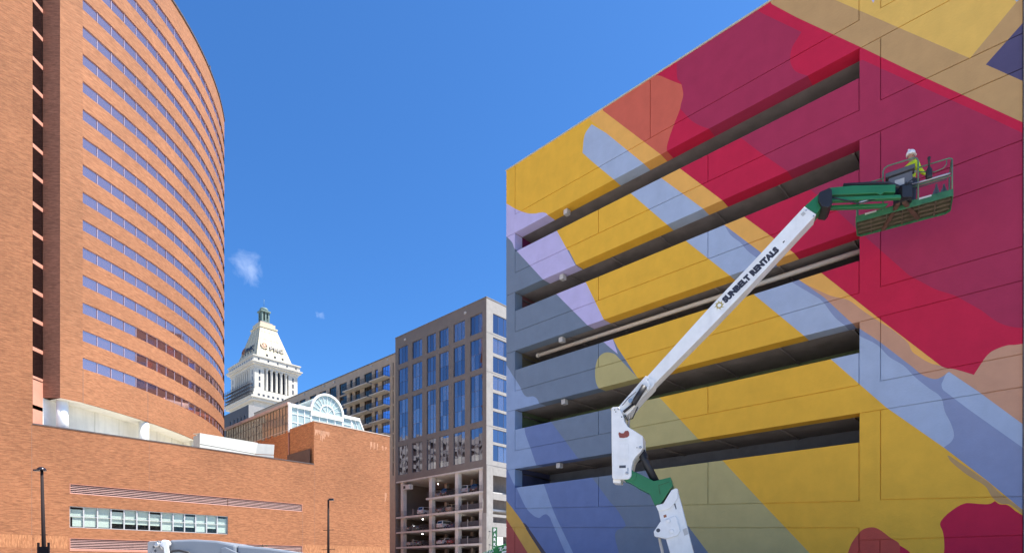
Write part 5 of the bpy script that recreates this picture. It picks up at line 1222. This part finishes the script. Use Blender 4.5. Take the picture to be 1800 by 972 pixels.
def hat(s):
    s.lathe((0, -.02, 1.745), [(.124, 0), (.126, .03), (.12, .075), (.10, .115), (.066, .143), (.025, .155), (.001, .157)], 22)
    s.prism([(-.10, -.11, 1.747), (-.06, -.17, 1.74), (0, -.195, 1.737), (.06, -.17, 1.74), (.10, -.11, 1.747)], (0, 0, .012)); s.box((-.018, -.13, 1.87), (.036, 0, 0), (0, .2, 0), (0, 0, .04))
ht = lmesh(hat, 'hard_hat', M_hat)
lmesh(lambda s: s.lathe((-.0, -.146, 1.80), [(.02, 0), (.02, .006)], 10, None, Vector((0, -1, .25))), 'hat_badge', M_ink, ht)
lmesh(lambda s: (s.lathe((-.032, -.112, 1.70), [(.012, -.004), (.012, .006)], 8, None, Vector((0, -1, 0))), s.lathe((.032, -.112, 1.70), [(.012, -.004), (.012, .006)], 8, None, Vector((0, -1, 0)))), 'eye', M_ink, body)
lmesh(lambda s: s.prism([(-.014, -.112, 1.655), (.014, -.112, 1.655), (.007, -.118, 1.695), (-.007, -.118, 1.695)], (0, -.018, -.004)), 'nose', M_skin, body)
lmesh(lambda s: s.cbox((0, -.113, 1.63), .05, .01, .012), 'mouth', M_br, body)
for sx in (-1, 1): lmesh(lambda s: s.lathe((sx * .082, -.03, 1.69), [(.012, -.008), (.03, 0), (.012, .01)], 10, None, Vector((1, 0, 0))), 'ear', M_skin, body)
def tape(s):
    for z in (1.12, 1.26): s.lathe((0, 0, z), [(.182, 0), (.184, .05)], 18)
tp = lmesh(tape, 'reflective_band', M_refl, jk); 
for v in tp.data.vertices: v.co.y *= .78

# ------------------------------------------------------------------ machine housing in the foreground
HP = Vector((0, 9.0, 0)); HN = Vector((0.12, -.9928, 0))
def hp(px, py, off=0): return hit(px, py, HP + HN * off, HN)
mh = thing('machine_housing', 'grey metal lift housing with white hinge and black hose at the bottom edge', 'machine', hp(390, 1000) - UP * 1.6)
M_hg = mat('grey_paint', (.19, .215, .25), .4, .05, 2, spec=.5, stain=.06)
def hplate(nm, pts, off, th, m, bevel=.015, par=None): s = MB(); s.prism([hp(x, y, off) for x, y in pts], HN * -th, m); return s.build(nm, m, par or mh, bevel=bevel)
hplate('hood', [(297,948.5),(340,947.2),(380,949.5),(414,957),(422,1180),(297,1180)], 0, 1.3, M_hg, .03)
hplate('side_hood', [(416,957.3),(470,962),(520,969.5),(545,976),(560,1180),(424,1180)], -.03, 1.2, M_hg, .03)
hplate('end_plate', [(259,953),(262,950.5),(296,949.5),(296,1180),(258,1180)], .02, .06, mat('light_grey_plate', (.3, .3, .31), .5, .06), .01)
hplate('raised_panel', [(388,963),(396,961),(420,972),(424,1100),(385,1100)], .03, .03, M_hg, .01)
s = MB()
for x, y in ((270.5, 960.5), (273, 967.5)): s.lathe(hp(x, y, .02), [(.016, 0), (.016, .006)], 12, M_dkp, HN)
s.build('bolt_hole', None, mh)
s = MB(); s.lathe(hp(294, 955.5, .02), [(.055, 0), (.055, .09), (.04, .1)], 18, None, HN); s.prism([hp(286, 951, .13), hp(293, 949.5, .13), hp(298, 985, .13), hp(291, 985, .13)], HN * -.04); s.build('hinge', M_hat, mh)
s = MB(); s.lathe(hp(282, 957.5, .02), [(.035, 0), (.035, .12), (.02, .13)], 12, None, HN); s.tube([hp(278, 950, .1), hp(286, 965, .12)], .012, 6); s.build('pivot_pin', M_steel, mh)
s = MB(); s.tube([hp(296, 972, .06), hp(304, 967.5, .09), hp(315, 967, .1), hp(330, 970, .1), hp(345, 980, .06)], .017, 8); s.build('hose', M_blk, mh)

# ------------------------------------------------------------------ street lamps
M_pole = mat('dark_bronze', (.022, .014, .014), .8, .1, spec=.2)
def at(px, py, Yd): return ray(px, py) * Yd
Yd = 35.0; top = at(73.5, 826, Yd); bot = Vector((at(78, 972, Yd).x + .05, Yd, GROUND))
lp = thing('street_lamp', 'tall dark street lamp with domed head before the left brick block', 'street lamp', bot, 'dark lamp posts by the podium')
s = MB(); s.tube([bot, top], [.13, .075], 12); s.lathe(bot, [(.22, 0), (.22, .25), (.15, .4)], 14); s.build('pole', M_pole, lp)
s = MB(); c_ = top + Vector((-.02, 0, .0)); s.lathe(c_, [(.24, -.03), (.25, .02), (.2, .12), (.1, .19), (.02, .21)], 16); s.box(c_ + Vector((-.42, -.12, -.05)), (.3, 0, 0), (0, .24, 0), (0, 0, .09)); s.build('lamp_head', mat('lamp_metal', (.05, .04, .045), .25, .05, metal=.6), lp)
s = MB(); s.box(at(77, 940, Yd) - Vector((.22, .02, 0)), (.44, 0, 0), (0, .04, 0), (0, 0, .04)); s.build('collar', M_pole, lp)
sb_ = thing('sign_bracket', 'black two pronged bracket board at the foot of the left street lamp', 'sign', Vector((at(77, 972, Yd - .4).x, Yd - .4, GROUND)))
s = MB(); a_ = at(66.5, 960, Yd - .4); b_ = at(86, 972, Yd - .4); s.box(Vector((a_.x, Yd - .42, b_.z)), (b_.x - a_.x, 0, 0), (0, .06, 0), (0, 0, a_.z - b_.z)); s.build('board', M_pole, sb_)
for px in (67, 85): p_ = at(px, 953, Yd - .4); s = MB(); s.box(Vector((p_.x - .04, Yd - .43, GROUND)), (.1, 0, 0), (0, .08, 0), (0, 0, p_.z - GROUND)); s.build('prong', M_pole, sb_)
Yd = 48.0; top = at(577.2, 878, Yd); bot = Vector((top.x, Yd, GROUND))
l2 = thing('street_lamp', 'slim dark street lamp with small side arm head before the right brick wall', 'street lamp', bot, 'dark lamp posts by the podium')
s = MB(); s.tube([bot, top], [.12, .075], 12); s.build('pole', M_pole, l2)
s = MB(); s.box(top + Vector((.05, -.14, -.06)), (.36, 0, 0), (0, .28, 0), (0, 0, .17)); s.build('lamp_head', mat('lamp_metal_two', (.05, .04, .045), .25, .05, metal=.6), l2, bevel=.03)
for py, h in ((931, .42), (965, .55)): s = MB(); p_ = at(577.2, py, Yd); s.tube([p_ + Vector((-h, -.02, -.03)), p_ + Vector((h, .02, .02))], .025, 6); s.build('cross_arm', M_pole, l2)

# small shrub just over the housing
Yd = 24.0; sp_ = at(464, 966, Yd); shr = thing('shrub', 'thin leafy twigs showing above the grey machine housing', 'shrub', Vector((sp_.x, Yd, GROUND)))
M_leaf = mat('leaf', (.07, .10, .03), .7, .3, 6)
s = MB(); lv = MB()
for i in range(5):
    b_ = Vector((sp_.x, Yd, GROUND)); e_ = at(464 + (i - 2) * 2.4, 958 + random.uniform(-2, 4), Yd) + Vector((0, random.uniform(-.2, .2), 0)); s.tube([b_, b_.lerp(e_, .6) + Vector((random.uniform(-.1, .1), 0, 0)), e_], [.02, .012, .004], 5)
    for q in range(9):
        c_ = b_.lerp(e_, .55 + .45 * q / 8); d_ = Vector((random.uniform(-1, 1), random.uniform(-1, 1), random.uniform(-.2, .8))).normalized() * .09; n_ = d_.cross(Vector((random.random(), random.random(), 1))).normalized() * .03
        lv.poly([c_, c_ + d_ * .5 + n_, c_ + d_, c_ + d_ * .5 - n_])
s.build('stem', M_br, shr); lv.build('leaves', M_leaf, shr, fix=False)

# ------------------------------------------------------------------ parking sign, notice, second green lift
M_sg = mat('sign_green', (.035, .13, .055), .45, .08); M_wh = mat('sign_white', (.8, .8, .78), .5, .03)
PK = K - D2 * 0 - D1 * .6; PN = Vector((0.25, -.968, 0)).normalized(); PX = Vector((.968, .25, 0))
c0 = hit(865.5, 926, PK + PN * .4, PN); c1 = hit(874.5, 972, PK + PN * .4, PN); wS = (hit(874, 926, PK + PN * .4, PN) - c0).length; hS = c0.z - c1.z + 1.5
ps = thing('parking_sign', 'tall green blade sign lettered PARKING on the garage corner', 'sign', Vector((c0.x, c0.y, c0.z - hS)))
s = MB(); s.box(Vector((c0.x, c0.y, c0.z - hS)), PX * wS, PN * -.35, UP * hS); s.build('sign_box', M_sg, ps, bevel=.03)
for i, chh in enumerate('PARKING'):
    put_text(chh, ps, Vector((c0.x, c0.y, c0.z - .85 - i * .88)) + PX * wS * .25 + PN * .002, PX, UP, PN, wS * (.5 if chh != 'I' else .16), .62, M_wh, .03, .02, 'letter')
for z in (.9, 3.4): s = MB(); p_ = Vector((c0.x, c0.y, c0.z - z)); s.tube([p_, p_ - PX * .5 + UP * .1], .04, 6); s.cbox(p_ - PX * .55 + UP * .12, .3, .2, .16); s.tube([p_ - PX * .5, p_ - PX * .75 - UP * 1.2], .025, 6); s.build('bracket_lamp', M_dkp, ps)
NP = K + D2 * 3.0 - D1 * .25
na = hit(874.3, 957.5, NP, NB); nb_ = hit(884, 943.5, NP, NB)
ns = thing('notice_board', 'small white notice with red lettering hung right of the green sign', 'sign', na)
wN = (Vector((nb_.x, nb_.y, 0)) - Vector((na.x, na.y, 0))).length; hN = nb_.z - na.z
s = MB(); s.box(na, D2 * wN, D1 * .06, UP * hN); s.build('panel', M_wh, ns)
M_rd = mat('sign_red', (.5, .06, .06), .5, .05)
for i, t_ in enumerate(('PUBLIC', 'PARKING', 'ENTER')): put_text(t_, ns, na + D2 * wN * .15 + UP * (hN * (.7 - i * .26)) + NB * .003, D2, UP, NB, wN * .7, hN * .16, M_rd, .01, .01)
Y2 = 62.0; N2 = Vector((.06, -.998, 0)); P2 = Vector((0, Y2, 0))
g2p = lambda x, y, o_=0: hit(x, y, P2 + N2 * o_, N2)
sl2 = thing('green_boom', 'green boom of a second lift with white lettering below the parking sign', 'boom lift', Vector((g2p(868, 972).x, Y2, GROUND)))
s = MB(); s.prism([g2p(838, 975), g2p(866, 964), g2p(874.7, 959), g2p(900, 952), g2p(900, 966), g2p(876, 975), g2p(850, 986)], N2 * -.5); gb = s.build('boom_arm', M_sg if False else mat('boom_green', (.03, .22, .06), .45, .1), sl2, bevel=.03)
s = MB(); s.prism([g2p(882, 968.5, .01), g2p(900, 965, .01), g2p(900, 967.5, .01), g2p(882, 971.5, .01)], N2 * -.4); s.build('lower_edge', M_wh, sl2)
xa, xb = g2p(848, 977), g2p(868, 968.8); xd2 = (xb - xa).normalized(); yd2 = N2.cross(xd2); yd2 = yd2 if yd2.z > 0 else -yd2
put_text('RENTALS', sl2, xa + N2 * .003, xd2, yd2, N2, (xb - xa).length, .3, M_wh, .03, .01)
xa, xb = g2p(877.5, 968.2), g2p(896, 962.5); xd2 = (xb - xa).normalized(); yd2 = N2.cross(xd2); yd2 = yd2 if yd2.z > 0 else -yd2
put_text('Z-80', sl2, xa + N2 * .003, xd2, yd2, N2, (xb - xa).length, .37, M_wh, .04, .01)
s = MB(); s.box(Vector((g2p(855, 972).x, Y2 + .1, GROUND)), (.5, 0, 0), (0, .3, 0), (0, 0, g2p(862, 978).z - GROUND)); s.box(Vector((g2p(848, 972).x, Y2 - .6, GROUND + .3)), (2.0, 0, 0), (0, 1.6, 0), (0, 0, .7)); s.build('base', mat('boom_green_dark', (.025, .15, .05), .5, .1), sl2)
